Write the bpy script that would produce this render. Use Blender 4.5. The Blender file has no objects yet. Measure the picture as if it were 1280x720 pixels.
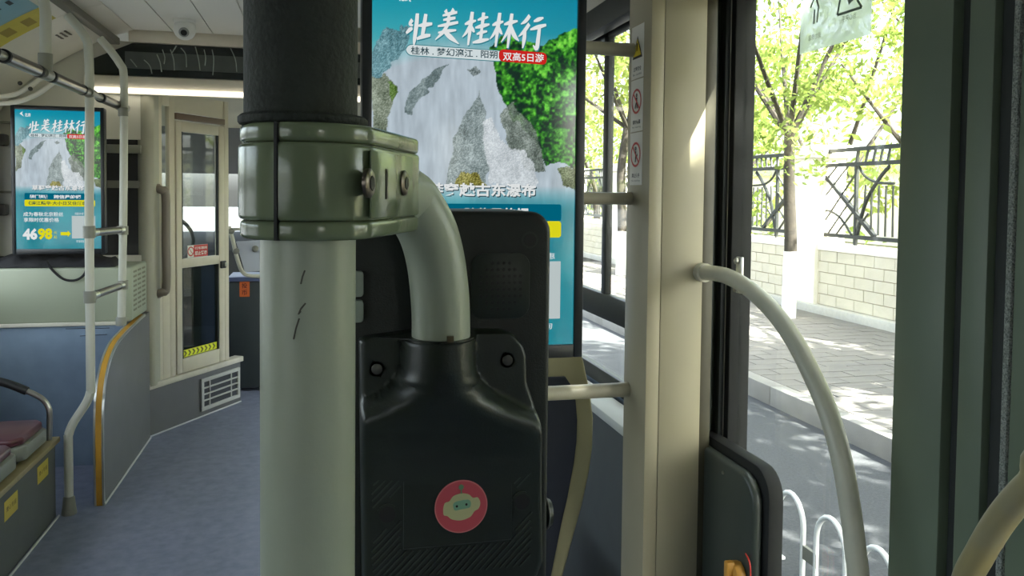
import bpy, bmesh, math, random
import numpy as np
from mathutils import Vector, Matrix

random.seed(7); np.random.seed(7)
SC = bpy.context.scene
COL = SC.collection

# ------------------------------------------------------------------ camera
FPX = 1000.0
EYE = Vector((0.0, 0.0, 1.35))
YAW, PITCH, ROLL = math.radians(13.5086), math.radians(2.2), math.radians(0.6)
CY = 280.93
CF = Vector((math.sin(YAW)*math.cos(PITCH), math.cos(YAW)*math.cos(PITCH), -math.sin(PITCH)))
_r0 = Vector((math.cos(YAW), -math.sin(YAW), 0)); _u0 = _r0.cross(CF)
CR = _r0*math.cos(ROLL) + _u0*math.sin(ROLL)
CU = -_r0*math.sin(ROLL) + _u0*math.cos(ROLL)
cam_data = bpy.data.cameras.new('camera')
cam_data.sensor_width = 36.0
cam_data.lens = FPX/1280.0*36.0
cam_data.shift_y = (CY-360.0)/1280.0
cam_data.clip_start = 0.02
cam_data.clip_end = 400
cam = bpy.data.objects.new('camera', cam_data)
COL.objects.link(cam)
M = Matrix((CR, CU, -CF)).transposed().to_4x4(); M.translation = EYE
cam.matrix_world = M
SC.camera = cam

# ------------------------------------------------------------------ light
EXPOSURE = 1.75
SC.view_settings.view_transform = 'Standard'
SC.view_settings.look = 'None'
SC.view_settings.gamma = 1.0
SC.view_settings.use_curve_mapping = False
SC.view_settings.exposure = EXPOSURE
SUN = Vector((0.37, -0.57, 0.73)).normalized()
world = bpy.data.worlds.new('sky'); SC.world = world
world.use_nodes = True
wn = world.node_tree.nodes; wl = world.node_tree.links
wn.clear()
sky = wn.new('ShaderNodeTexSky'); sky.sky_type = 'NISHITA'; sky.sun_disc = False
sky.sun_elevation = math.asin(SUN.z); sky.sun_rotation = math.atan2(SUN.x, SUN.y)
sky.air_density = 1.0; sky.dust_density = 5.0; sky.ozone_density = 1.0
bg = wn.new('ShaderNodeBackground'); bg.inputs['Strength'].default_value = 0.46
wo = wn.new('ShaderNodeOutputWorld')
hs_ = wn.new('ShaderNodeHueSaturation'); hs_.inputs['Saturation'].default_value = 0.45
wl.new(sky.outputs[0], hs_.inputs['Color']); wl.new(hs_.outputs[0], bg.inputs[0]); wl.new(bg.outputs[0], wo.inputs[0])
sd = bpy.data.lights.new('sun', 'SUN'); sd.energy = 18.0; sd.angle = math.radians(0.6); sd.color = (1.0, 0.95, 0.86)
so = bpy.data.objects.new('sun', sd); COL.objects.link(so)
so.rotation_euler = (-SUN).to_track_quat('-Z', 'Y').to_euler(); so.location = (4, -6, 12)

# ------------------------------------------------------------------ helpers
def s2l(c):
    return tuple((v/12.92 if v <= 0.04045 else ((v+0.055)/1.055)**2.4) for v in [x/255.0 for x in c])

def ray(px, py):
    return CF + CR*((px-640)/FPX) + CU*((CY-py)/FPX)
def P(px, py, X=None, Y=None, Z=None):
    d = ray(px, py)
    t = X/d.x if X is not None else (Y/d.y if Y is not None else (Z-EYE.z)/d.z)
    return EYE + d*t

MATS = {}
def mat(name, rgb, rough=0.5, metal=0.0, vary=0.0, vscale=20.0, bump=0.0, bscale=80.0, rgb2=None, coat=0.0, spec=0.5):
    if name in MATS: return MATS[name]
    m = bpy.data.materials.new(name); m.use_nodes = True
    nt = m.node_tree; b = nt.nodes['Principled BSDF']
    col = s2l(rgb)
    b.inputs['Base Color'].default_value = (*col, 1)
    b.inputs['Roughness'].default_value = rough; b.inputs['Metallic'].default_value = metal
    b.inputs['Specular IOR Level'].default_value = spec
    if coat: b.inputs['Coat Weight'].default_value = coat; b.inputs['Coat Roughness'].default_value = 0.15
    tc = nt.nodes.new('ShaderNodeTexCoord')
    if vary or rgb2:
        n = nt.nodes.new('ShaderNodeTexNoise'); n.inputs['Scale'].default_value = vscale; n.inputs['Detail'].default_value = 5
        nt.links.new(tc.outputs['Object'], n.inputs['Vector'])
        r = nt.nodes.new('ShaderNodeValToRGB')
        r.color_ramp.elements[0].position = 0.3; r.color_ramp.elements[1].position = 0.7
        c2 = s2l(rgb2) if rgb2 else tuple(max(0, c*(1-vary)) for c in col)
        r.color_ramp.elements[0].color = (*c2, 1); r.color_ramp.elements[1].color = (*col, 1)
        nt.links.new(n.outputs['Fac'], r.inputs['Fac']); nt.links.new(r.outputs['Color'], b.inputs['Base Color'])
    if bump:
        n2 = nt.nodes.new('ShaderNodeTexNoise'); n2.inputs['Scale'].default_value = bscale; n2.inputs['Detail'].default_value = 4
        nt.links.new(tc.outputs['Object'], n2.inputs['Vector'])
        bp = nt.nodes.new('ShaderNodeBump'); bp.inputs['Strength'].default_value = bump; bp.inputs['Distance'].default_value = 0.01
        nt.links.new(n2.outputs['Fac'], bp.inputs['Height']); nt.links.new(bp.outputs['Normal'], b.inputs['Normal'])
    MATS[name] = m
    return m

def emit(name, rgb, k=1.0):
    if name in MATS: return MATS[name]
    m = bpy.data.materials.new(name); m.use_nodes = True
    nt = m.node_tree; nt.nodes.clear()
    e = nt.nodes.new('ShaderNodeEmission'); o = nt.nodes.new('ShaderNodeOutputMaterial')
    e.inputs[0].default_value = (*s2l(rgb), 1); e.inputs[1].default_value = k/2**EXPOSURE
    nt.links.new(e.outputs[0], o.inputs[0]); MATS[name] = m
    return m

def glass(name, tint=(0.93, 0.96, 0.95), refl=0.06, rough=0.02):
    if name in MATS: return MATS[name]
    m = bpy.data.materials.new(name); m.use_nodes = True
    nt = m.node_tree; nt.nodes.clear()
    t = nt.nodes.new('ShaderNodeBsdfTransparent'); t.inputs[0].default_value = (*tint, 1)
    g = nt.nodes.new('ShaderNodeBsdfGlossy'); g.inputs['Roughness'].default_value = rough
    lw = nt.nodes.new('ShaderNodeLayerWeight'); lw.inputs[0].default_value = 0.35
    mp = nt.nodes.new('ShaderNodeMath'); mp.operation = 'MULTIPLY_ADD'; mp.inputs[1].default_value = 0.35; mp.inputs[2].default_value = refl*0.5
    mx = nt.nodes.new('ShaderNodeMixShader'); o = nt.nodes.new('ShaderNodeOutputMaterial')
    nt.links.new(lw.outputs['Facing'], mp.inputs[0]); nt.links.new(mp.outputs[0], mx.inputs[0])
    # keep the pane mostly clear: a flat small share of mirror reflection
    nt.links.new(t.outputs[0], mx.inputs[1]); nt.links.new(g.outputs[0], mx.inputs[2]); nt.links.new(mx.outputs[0], o.inputs[0])
    mp.inputs[1].default_value = 0.10
    MATS[name] = m
    return m

WLOC = {}
def tags(o, label=None, cat=None, group=None, kind=None):
    if label: o['label'] = label
    if cat: o['category'] = cat
    if group: o['group'] = group
    if kind: o['kind'] = kind
    return o
def root(name, loc, label=None, cat=None, group=None, kind=None):
    o = bpy.data.objects.new(name, None); COL.objects.link(o)
    o.location = loc; o.empty_display_size = 0.05; WLOC[o.name] = Vector(loc)
    return tags(o, label, cat, group, kind)

def spline(pts, n=8):
    pts = [Vector(p) for p in pts]; out = []
    for i in range(len(pts)-1):
        p0 = pts[max(i-1, 0)]; p1 = pts[i]; p2 = pts[i+1]; p3 = pts[min(i+2, len(pts)-1)]
        for k in range(n):
            t = k/n
            out.append(0.5*((2*p1)+(p2-p0)*t+(2*p0-5*p1+4*p2-p3)*t*t+(3*p1-p0-3*p2+p3)*t**3))
    out.append(pts[-1])
    return out

class G:
    def __init__(s): s.bm = bmesh.new()
    def poly(s, vs, fs):
        b = [s.bm.verts.new(v) for v in vs]
        for f in fs:
            try: s.bm.faces.new([b[i] for i in f])
            except ValueError: pass
        return s
    def box(s, x0, x1, y0, y1, z0, z1):
        v = [(x0,y0,z0),(x1,y0,z0),(x1,y1,z0),(x0,y1,z0),(x0,y0,z1),(x1,y0,z1),(x1,y1,z1),(x0,y1,z1)]
        return s.poly(v, [(0,3,2,1),(4,5,6,7),(0,1,5,4),(1,2,6,5),(2,3,7,6),(3,0,4,7)])
    def obox(s, c, a, b, d):
        c, a, b, d = Vector(c), Vector(a), Vector(b), Vector(d)
        v = [c-a-b-d, c+a-b-d, c+a+b-d, c-a+b-d, c-a-b+d, c+a-b+d, c+a+b+d, c-a+b+d]
        return s.poly(v, [(0,3,2,1),(4,5,6,7),(0,1,5,4),(1,2,6,5),(2,3,7,6),(3,0,4,7)])
    def bar(s, p, q, w, up=(0,0,1), h=None):
        p, q = Vector(p), Vector(q); d = (q-p); L = d.length; d.normalize()
        x = d.cross(Vector(up))
        if x.length < 1e-4: x = d.cross(Vector((1,0,0)))
        x.normalize(); y = x.cross(d)
        return s.obox((p+q)/2, d*(L/2), x*(w/2), y*((h or w)/2))
    def prism(s, pts, ext):
        n = len(pts); e = Vector(ext); pts = [Vector(p) for p in pts]
        vs = pts+[p+e for p in pts]
        return s.poly(vs, [tuple(range(n))[::-1], tuple(range(n, 2*n))]+[(i,(i+1)%n,n+(i+1)%n,n+i) for i in range(n)])
    def tube(s, pts, r, n=14, radii=None, cap=True):
        pts = [Vector(p) for p in pts]; vs = []; fs = []
        up = None
        for i, p in enumerate(pts):
            t = (pts[min(i+1, len(pts)-1)]-pts[max(i-1, 0)]).normalized()
            if up is None:
                up = t.cross(Vector((0.3, 0.9, 0.1)));
                if up.length < 0.05: up = t.cross(Vector((1, 0, 0)))
            up = (up-t*up.dot(t)).normalized(); w = t.cross(up)
            rr = radii[i] if radii else r
            for k in range(n):
                a = 2*math.pi*k/n
                vs.append(p+up*(math.cos(a)*rr)+w*(math.sin(a)*rr))
        for i in range(len(pts)-1):
            for k in range(n):
                fs.append((i*n+k, i*n+(k+1) % n, (i+1)*n+(k+1) % n, (i+1)*n+k))
        if cap:
            fs.append(tuple(range(n))[::-1]); fs.append(tuple((len(pts)-1)*n+k for k in range(n)))
        return s.poly(vs, fs)
    def disc(s, c, axis, r, h=0.002, n=24):
        c = Vector(c); a = Vector(axis).normalized()
        return s.tube([c, c+a*h], r, n)
    def lathe(s, prof, o, axis=(0,0,1), n=24):
        o = Vector(o); a = Vector(axis).normalized()
        return s.tube([o+a*h for r, h in prof], 0, n, radii=[max(r, 1e-4) for r, h in prof])
    def dome(s, c, r, sx=1, sy=1, sz=1, n=16, m=10):
        c = Vector(c); vs = []; fs = []
        for j in range(m+1):
            th = math.pi*j/m
            for k in range(n):
                a = 2*math.pi*k/n
                vs.append(c+Vector((r*sx*math.sin(th)*math.cos(a), r*sy*math.sin(th)*math.sin(a), r*sz*math.cos(th))))
        for j in range(m):
            for k in range(n): fs.append((j*n+k, (j+1)*n+k, (j+1)*n+(k+1) % n, j*n+(k+1) % n))
        s.poly(vs, fs); bmesh.ops.remove_doubles(s.bm, verts=s.bm.verts, dist=1e-6)
        return s
    def build(s, name, m, parent=None, bevel=0, seg=2, smooth=True, label=None, cat=None, group=None, kind=None, angle=40):
        bm = s.bm
        bmesh.ops.recalc_face_normals(bm, faces=bm.faces)
        if bevel:
            es = [e for e in bm.edges if len(e.link_faces) == 2 and e.calc_face_angle(0) > 0.5]
            bmesh.ops.bevel(bm, geom=es, offset=bevel, offset_type='OFFSET', segments=seg, profile=0.5, affect='EDGES', clamp_overlap=True)
        lo = Vector((1e9,)*3); hi = -lo
        for v in bm.verts:
            for i in range(3): lo[i] = min(lo[i], v.co[i]); hi[i] = max(hi[i], v.co[i])
        c = (lo+hi)/2
        for v in bm.verts: v.co -= c
        me = bpy.data.meshes.new(name); bm.to_mesh(me); bm.free()
        if smooth:
            me.polygons.foreach_set('use_smooth', [True]*len(me.polygons))
            me.set_sharp_from_angle(angle=math.radians(angle))
        if m: me.materials.append(m)
        o = bpy.data.objects.new(name, me); COL.objects.link(o)
        WLOC[o.name] = c.copy()
        if parent: o.parent = parent; o.location = c-WLOC[parent.name]
        else: o.location = c
        return tags(o, label, cat, group, kind)

def copy_tree(src, offset, parent=None, label=None):
    o = src.copy(); COL.objects.link(o)
    WLOC[o.name] = WLOC[src.name]+Vector(offset)
    if parent: o.parent = parent
    else: o.location = src.location+Vector(offset)
    if label: o['label'] = label
    for ch in list(src.children): copy_tree(ch, offset, o)
    return o
def copy_piece(src, loc, parent):
    o = src.copy(); COL.objects.link(o); o.parent = parent
    o.location = Vector(loc)-WLOC[parent.name]; WLOC[o.name] = Vector(loc)
    return o

def text(name, body, origin, right, up, size, m, parent, width=None, bold=0.0, shear=0.0, align='LEFT', lift=0.0006):
    """flat lettering: origin = lower left corner of the line"""
    cu = bpy.data.curves.new(name, 'FONT'); cu.body = body; cu.size = 1.0; cu.offset = bold; cu.shear = shear; cu.resolution_u = 2
    cu.fill_mode = 'FRONT'
    t = bpy.data.objects.new(name, cu); COL.objects.link(t)
    dg = bpy.context.evaluated_depsgraph_get(); dg.update()
    me = bpy.data.meshes.new_from_object(t.evaluated_get(dg))
    COL.objects.unlink(t); bpy.data.objects.remove(t)
    n = len(me.vertices); co = np.zeros(n*3); me.vertices.foreach_get('co', co); co = co.reshape(-1, 3)
    if n == 0: return None
    x0, x1 = co[:, 0].min(), co[:, 0].max(); y0, y1 = co[:, 1].min(), co[:, 1].max()
    sy = size/(y1-y0); sx = (width/(x1-x0)) if width else sy
    r = Vector(right).normalized(); u = Vector(up).normalized(); nn = r.cross(u)
    X = (co[:, 0]-x0)*sx; Yc = (co[:, 1]-y0)*sy
    if align == 'CENTER': X -= (x1-x0)*sx/2
    o0 = np.array(Vector(origin)+nn*lift)
    W = o0+X[:, None]*np.array(r)+Yc[:, None]*np.array(u)
    c = (W.min(0)+W.max(0))/2
    me.vertices.foreach_set('co', (W-c).ravel()); me.update()
    me.materials.clear(); me.materials.append(m)
    o = bpy.data.objects.new(name, me); COL.objects.link(o)
    WLOC[o.name] = Vector(c)
    if parent: o.parent = parent; o.location = Vector(c)-WLOC[parent.name]
    else: o.location = Vector(c)
    return o

def flat(name, pts, nrm, lift, m, parent, thick=0.0004):
    n = Vector(nrm).normalized()
    return G().prism([Vector(p)+n*lift for p in pts], n*thick).build(name, m, parent, smooth=False)

# ------------------------------------------------------------------ materials
CREAM = mat('cream plastic', (210, 207, 192), 0.45, vary=0.08, vscale=3)
COVE = mat('off white cove plastic', (226, 221, 206), 0.4, vary=0.1, vscale=4)
POLE = mat('white powder coat', (172, 179, 160), 0.32, vary=0.06, vscale=6, bump=0.03, bscale=300)
CLAMPM = mat('green grey cast clamp paint', (112, 124, 96), 0.2, vary=0.10, vscale=12, bump=0.03, bscale=120, coat=0.3)
SLEEVE = mat('black rubber sleeve', (44, 50, 43), 0.7, vary=0.35, vscale=60, bump=0.25, bscale=400)
STEEL = mat('brushed stainless', (175, 172, 164), 0.3, metal=1.0, vary=0.1, vscale=30)
DARKSTEEL = mat('dark stainless', (112, 104, 95), 0.3, metal=1.0, vary=0.2, vscale=30)
JOINT = mat('grey cast joint', (128, 128, 116), 0.4, vary=0.1)
BLACK = mat('black plastic', (30, 32, 33), 0.5, vary=0.2, vscale=25)
VALID = mat('dark textured polymer', (22, 28, 24), 0.42, vary=0.2, vscale=90, bump=0.12, bscale=900)
BRACK = mat('satin black moulding', (36, 43, 36), 0.36, vary=0.15, vscale=70, bump=0.05, bscale=700)
DOORM = mat('dark green grey door paint', (102, 114, 96), 0.42, vary=0.12, vscale=8)
RUBBER = mat('black door rubber', (30, 34, 32), 0.65, vary=0.2)
FLOORM = mat('blue grey vinyl', (124, 129, 148), 0.45, rgb2=(104, 110, 128), vscale=25, bump=0.06, bscale=600)
PANELM = mat('grey blue side panel', (128, 148, 170), 0.6, vary=0.12, vscale=14, bump=0.05, bscale=500)
GREYP = mat('warm grey partition laminate', (100, 100, 101), 0.45, vary=0.1, vscale=10)
YELLOWE = mat('amber edge strip', (196, 146, 44), 0.5, vary=0.15)
ALU = mat('aluminium trim', (205, 205, 200), 0.3, metal=0.9, vary=0.05)
PALE = mat('pale floor bead', (190, 192, 190), 0.6)
WHITEP = mat('white plastic', (225, 225, 218), 0.4)
INK = mat('black ink', (25, 25, 25), 0.6)
BROWN = mat('brown door post', (66, 62, 44), 0.45, vary=0.1)
GLASS = glass('window glass')
DGLASS = glass('tinted cab glass', (0.95, 0.97, 0.96), 0.05)

# ================================================================== STRUCTURE
LX, RX = -1.62, 0.80          # side walls
YB, YF = -4.5, 7.4            # rear and front
CZ = 2.19                     # ceiling
floor = G().box(LX, RX, YB, YF, -0.12, 0).build('floor', FLOORM, kind='structure', smooth=False)
tags(floor, 'blue grey speckled vinyl bus floor running up the aisle', None)

# ceiling: perforated strips hung under a shell
perf = mat('perforated ceiling panel', (206, 205, 193), 0.55)
nt = perf.node_tree; b = nt.nodes['Principled BSDF']
tc = nt.nodes.new('ShaderNodeTexCoord'); mp = nt.nodes.new('ShaderNodeMapping'); mp.inputs['Scale'].default_value = (70, 70, 70)
nt.links.new(tc.outputs['Object'], mp.inputs[0])
vo = nt.nodes.new('ShaderNodeTexVoronoi'); vo.inputs['Scale'].default_value = 1.0; vo.inputs['Randomness'].default_value = 0.0
nt.links.new(mp.outputs[0], vo.inputs['Vector'])
cr = nt.nodes.new('ShaderNodeValToRGB'); cr.color_ramp.elements[0].position = 0.25; cr.color_ramp.elements[1].position = 0.4
cr.color_ramp.elements[0].color = (*s2l((120, 118, 110)), 1); cr.color_ramp.elements[1].color = (*s2l((230, 229, 218)), 1)
nt.links.new(vo.outputs['Distance'], cr.inputs[0]); nt.links.new(cr.outputs[0], b.inputs['Base Color'])
ceil = root('ceiling', (-0.33, 1, CZ), 'perforated pale ceiling panels above the aisle', None, kind='structure')
G().box(LX-0.05, RX+0.05, YB, YF, CZ+0.012, CZ+0.3).build('roof_shell', CREAM, ceil, smooth=False)
x_left, x_right, npan = -0.956, 0.24, 6
pw = (x_right-x_left)/npan
first = None
ys = [-4.4, -2.9, -1.4, 0.1, 1.6, 3.1, 4.58]
for j in range(len(ys)-1):
    src = None
    for i in range(npan):
        x0 = x_left+i*pw
        if src is None:
            src = G().box(x0+0.003, x0+pw-0.003, ys[j]+0.003, ys[j+1]-0.003, CZ, CZ+0.012).build('ceiling_panel', perf, ceil, smooth=False)
        else:
            copy_piece(src, WLOC[src.name]+Vector((i*pw, 0, 0)), ceil)

# coves on both sides, lofted profile
def cove(name, prof, label):
    o = root(name, (prof[-1][0], 1, prof[-1][1]), label, None, kind='structure')
    prof3 = spline([(x, 0, z) for x, z in prof], 5)
    seg = [YB, -2.0, 0.0, 1.6, 3.0, 3.99, 4.62]
    for k in range(len(seg)-1):
        n = len(prof3); vs = []; a, b_ = seg[k]+0.002, seg[k+1]-0.002
        for p in prof3: vs += [(p.x, a, p.z), (p.x, b_, p.z)]
        g = G(); off = 0.012
        for p in prof3: vs += [(p.x, a, p.z+off), (p.x, b_, p.z+off)]
        fs = []
        for i in range(n-1):
            fs.append((2*i, 2*i+1, 2*i+3, 2*i+2)); q = 2*n
            fs.append((q+2*i, q+2*i+2, q+2*i+3, q+2*i+1))
            fs.append((2*i, 2*i+2, q+2*i+2, q+2*i)); fs.append((2*i+1, q+2*i+1, q+2*i+3, 2*i+3))
        fs.append((0, 2*n, 2*n+1, 1)); fs.append((2*n-2, 2*n-1, 4*n-1, 4*n-2))
        g.poly(vs, fs).build('cove_panel', COVE, o)
    return o, prof3
cl, coveprof = cove('trim_1', [(-0.956, CZ), (-1.08, 2.15), (-1.22, 2.075), (-1.38, 1.97), (-1.53, 1.84), (-1.60, 1.74)], 'curved off white cove panels along the left ceiling edge')
cr_, coveprof_r = cove('trim_2', [(0.24, CZ), (0.38, 2.15), (0.52, 2.08), (0.64, 1.99), (0.72, 1.93), (0.79, 1.87)], 'curved cove panels above the right hand windows')

# side walls with real openings: built from bands and posts
def wall_side(name, x0, x1, zs, openings, y0, y1, m, label, ztop=CZ+0.012):
    """zs = (sill, head); openings = list of (ya, yb)"""
    o = root(name, ((x0+x1)/2, (y0+y1)/2, 0), label, None, kind='structure')
    sill, head = zs
    G().box(x0, x1, y0, y1, -0.3, sill).build('lower_panel', m, o, smooth=False)
    G().box(x0, x1, y0, y1, head, ztop).build('upper_panel', CREAM, o, smooth=False)
    cur = y0
    for ya, yb in sorted(openings)+[(y1, None)]:
        if ya > cur+1e-4: G().box(x0, x1, cur, ya, sill, head).build('wall_post', CREAM, o, smooth=False)
        cur = yb
    return o
WFRAME = mat('black window frame', (36, 40, 38), 0.4, vary=0.1)
wall_side('wall_left', LX-0.05, LX, (0.86, 1.84), [(-2.3, -0.6), (0.45, 1.4), (1.5, 3.2), (3.3, 4.3), (4.9, 6.9)], YB, YF, PANELM, 'left side wall of the bus behind the seats')  # unseen openings behind the camera set out to control light on the foreground pole
# right wall: rear part, door gap, front part
wall_side('wall_right', RX, RX+0.05, (0.86, 1.84), [(-2.9, -1.9)], YB, 0.10, PANELM, 'right side wall of the bus behind the middle door')  # one unseen rear opening, kept small to hold the foreground light down
wrf = wall_side('wall_right', RX, RX+0.05, (0.80, 1.84), [(1.64, 3.6)], 1.47, 4.2, PANELM, 'right side wall of the bus ahead of the beige pillar')
G().box(RX, RX+0.05, 0.10, 1.47, 1.80, CZ+0.012).build('trim_3', DOORM, kind='structure', smooth=False, label='dark header panel above the middle door')
G().box(RX, RX+0.05, 5.6, YF, -0.3, 0.9).build('wall_right', PANELM, kind='structure', smooth=False, label='right front corner panel of the bus')
G().box(RX, RX+0.05, 4.2, YF, 1.9, CZ+0.012).build('trim_4', CREAM, kind='structure', smooth=False, label='cream header above the front door')
G().box(LX-0.05, RX+0.05, YB-0.05, YB, -0.3, CZ+0.012).build('wall_rear', PANELM, kind='structure', smooth=False, label='rear wall of the bus')

def window(n, xa, xb, y0, y1, z0, z1, label, mull=(), midz=None, fw=0.045):
    o = root('window_%d' % n, ((xa+xb)/2, (y0+y1)/2, z0), label, None, kind='structure')
    g = G()
    G().box(xa, xb, y0, y1, z0, z0+fw).build('frame_bar', WFRAME, o, bevel=0.004)
    G().box(xa, xb, y0, y1, z1-fw, z1).build('frame_bar', WFRAME, o, bevel=0.004)
    G().box(xa, xb, y0, y0+fw, z0+fw, z1-fw).build('frame_bar', WFRAME, o, bevel=0.004)
    G().box(xa, xb, y1-fw, y1, z0+fw, z1-fw).build('frame_bar', WFRAME, o, bevel=0.004)
    xm = (xa+xb)/2
    for yy, w, za, zb in mull: G().box(xa, xb, yy-w/2, yy+w/2, za, zb).build('mullion', WFRAME, o, bevel=0.003)
    if midz: G().box(xa-0.004, xb, y0+fw, y1-fw, midz[0], midz[1]).build('transom', WFRAME, o, bevel=0.004)
    G().box(xm-0.003, xm+0.003, y0+fw*0.5, y1-fw*0.5, z0+fw*0.5, z1-fw*0.5).build('pane', GLASS, o, smooth=False)
    return o
wn_i = 1
for (a, b_) in [(-2.3, -0.6), (0.45, 1.4), (1.5, 3.2), (3.3, 4.3)]:
    window(wn_i, LX-0.045, LX-0.005, a, b_, 0.86, 1.84, 'left side bus window number %d from the rear' % wn_i); wn_i += 1
window(wn_i, RX+0.005, RX+0.045, -2.9, -1.9, 0.86, 1.84, 'right side bus window behind the middle door'); wn_i += 1
window(wn_i, RX-0.008, RX+0.012, 1.64, 3.6, 0.80, 1.84, 'right side window with black bars behind the big screen', mull=[(2.17, 0.035, 1.065, 1.81), (2.9, 0.035, 1.065, 1.81)], midz=(0.995, 1.067)); wn_i += 1
# ledge under the right window
G().box(0.70, RX-0.022, 1.63, 4.1, 0.775, 0.80).build('trim_5', mat('pale window ledge', (200, 202, 196), 0.45, vary=0.05), bevel=0.006, kind='structure', label='pale ledge under the right hand window')
G().box(0.72, RX-0.002, 1.63, 4.1, 0.02, 0.775).build('trim_6', mat('dark lower side lining', (74, 78, 76), 0.6, vary=0.1), kind='structure', smooth=False, label='dark lining below the right hand window ledge')
# black frame head above that window
G().box(0.735, RX-0.022, 1.63, 4.1, 1.80, 1.868).build('trim_7', WFRAME, kind='structure', bevel=0.005, label='dark rail along the head of the right window')

# front wall: dash, windscreen, pillars
wf = root('wall_front', (-0.4, YF, 0), 'front end of the bus around the windscreen', None, kind='structure')
G().box(LX-0.05, RX+0.05, YF, YF+0.06, -0.3, 0.80).build('lower_panel', PANELM, wf, smooth=False)
G().box(LX-0.05, RX+0.05, YF, YF+0.06, 1.88, CZ+0.012).build('upper_panel', CREAM, wf, smooth=False)
for xx in (LX-0.05, RX-0.07): G().box(xx, xx+0.12, YF, YF+0.06, 0.80, 1.88).build('wall_post', BLACK, wf, smooth=False)
wsn = root('window_%d' % wn_i, (-0.4, YF, 0.8), 'windscreen at the front of the bus', None, kind='structure'); wn_i += 1
G().box(LX+0.07, RX-0.07, YF+0.02, YF+0.026, 0.80, 1.88).build('pane', GLASS, wsn, smooth=False)
G().box(-0.43, -0.39, YF+0.01, YF+0.05, 0.80, 1.88).build('mullion', BLACK, wsn, smooth=False)
dw = window(wn_i, LX-0.045, LX-0.005, 4.9, 6.9, 0.86, 1.84, 'driver side window beside the cab'); wn_i += 1
fd = root('door_2', (RX, 4.9, 0), 'front passenger door with glass leaves', None, kind='structure')
for ya, yb in ((4.2, 4.9), (4.9, 5.6)):
    for a in ((ya, ya+0.06, 0.02, 1.9), (yb-0.06, yb, 0.02, 1.9)): G().box(RX, RX+0.05, *a).build('stile', DOORM, fd, smooth=False)
    for a in ((0.02, 0.14), (1.78, 1.9)): G().box(RX, RX+0.05, ya+0.06, yb-0.06, *a).build('rail', DOORM, fd, smooth=False)
    G().box(RX+0.022, RX+0.028, ya+0.06, yb-0.06, 0.14, 1.78).build('pane', GLASS, fd, smooth=False)
window(wn_i, RX+0.005, RX+0.045, 5.6, YF, 0.9, 1.9, 'small right side window beside the windscreen'); wn_i += 1

# ================================================================== STREET
ASPH = mat('asphalt', (78, 80, 83), 0.85, rgb2=(58, 60, 63), vscale=60, bump=0.3, bscale=250)
PAVE = mat('grey paving brick', (122, 118, 113), 0.85, vary=0.22, vscale=3, bump=0.2, bscale=120)
KERBM = mat('kerb stone', (142, 139, 133), 0.8, vary=0.2, vscale=5, bump=0.2, bscale=80)
MORTAR = mat('paving sand joint', (62, 60, 56), 0.95, vary=0.2)
TILE = mat('cream wall block', (204, 195, 174), 0.7, vary=0.10, vscale=4, bump=0.1, bscale=60)
GROUT = mat('wall grout', (150, 138, 116), 0.9)
RENDERW = mat('white wall render', (236, 230, 214), 0.8, vary=0.06, vscale=2)
IRON = mat('dark painted iron', (32, 36, 34), 0.5, vary=0.15)
RZ, SZ = -0.35, -0.20
KX, WX = 3.57, 6.55
G().box(-60, KX, -60, 90, RZ-0.2, RZ).build('road', ASPH, kind='structure', smooth=False, label='grey asphalt road beside the bus')
sw = root('sidewalk', (KX+1.5, 8, RZ), 'brick paved sidewalk between kerb and boundary wall', None, kind='structure')
G().box(KX+0.14, WX+0.3, -20, 70, RZ-0.2, SZ-0.012).build('sand_bed', MORTAR, sw, smooth=False)
G().box(WX+0.3, 60, -40, 90, RZ-0.2, SZ).build('ground', mat('garden soil', (120, 112, 84), 0.9, rgb2=(96, 104, 60), vscale=2), kind='structure', smooth=False, label='garden ground behind the boundary wall')
kb = root('kerb', (KX+0.07, 8, RZ), 'row of pale kerb stones along the road edge', None, kind='structure')
ks = None
for k in range(26):
    y = 1.0+k*0.80
    if ks is None: ks = G().box(KX, KX+0.14, y+0.004, y+0.796, RZ-0.1, SZ+0.005).build('kerb_stone', KERBM, kb, bevel=0.008)
    else: copy_piece(ks, WLOC[ks.name]+Vector((0, k*0.80, 0)), kb)
# paving bricks laid in running bond: nearest 300 in view are separate, the rest joined
bl, bw = 0.40, 0.20
cells = []
for r in range(int(14/bw)):
    y = 3.6+r*bw
    for c in range(9):
        x = KX+0.15+c*bl-(bl/2 if r % 2 else 0)
        xa, xb = max(x, KX+0.145), min(x+bl, WX+0.02)
        if xb-xa > 0.05: cells.append((xa, xb, y, y+bw))
def px_of(p):
    d = Vector(p)-EYE; z = d.dot(CF)
    return (640+FPX*d.dot(CR)/z, CY-FPX*d.dot(CU)/z)
def inview(c):
    u, v = px_of(((c[0]+c[1])/2, (c[2]+c[3])/2, SZ)); return 935 < u < 1125 or 730 < u < 785
vis = sorted([c for c in cells if inview(c)], key=lambda c: c[2])[:290]
vset = set(vis); proto = {}
for c in vis:
    key = round(c[1]-c[0], 3); loc = Vector(((c[0]+c[1])/2, (c[2]+c[3])/2, SZ-0.018+random.uniform(-0.0015, 0.0015)))
    if key not in proto:
        proto[key] = G().box(c[0]+0.006, c[1]-0.006, c[2]+0.006, c[3]-0.006, SZ-0.036, SZ).build('paving_brick', PAVE, sw, smooth=False)
    else: copy_piece(proto[key], loc, sw)
g = G()
for c in cells:
    if c not in vset: g.box(c[0]+0.006, c[1]-0.006, c[2]+0.006, c[3]-0.006, SZ-0.03, SZ)
g.build('paving_bricks', PAVE, sw, smooth=False, kind='stuff')

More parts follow.
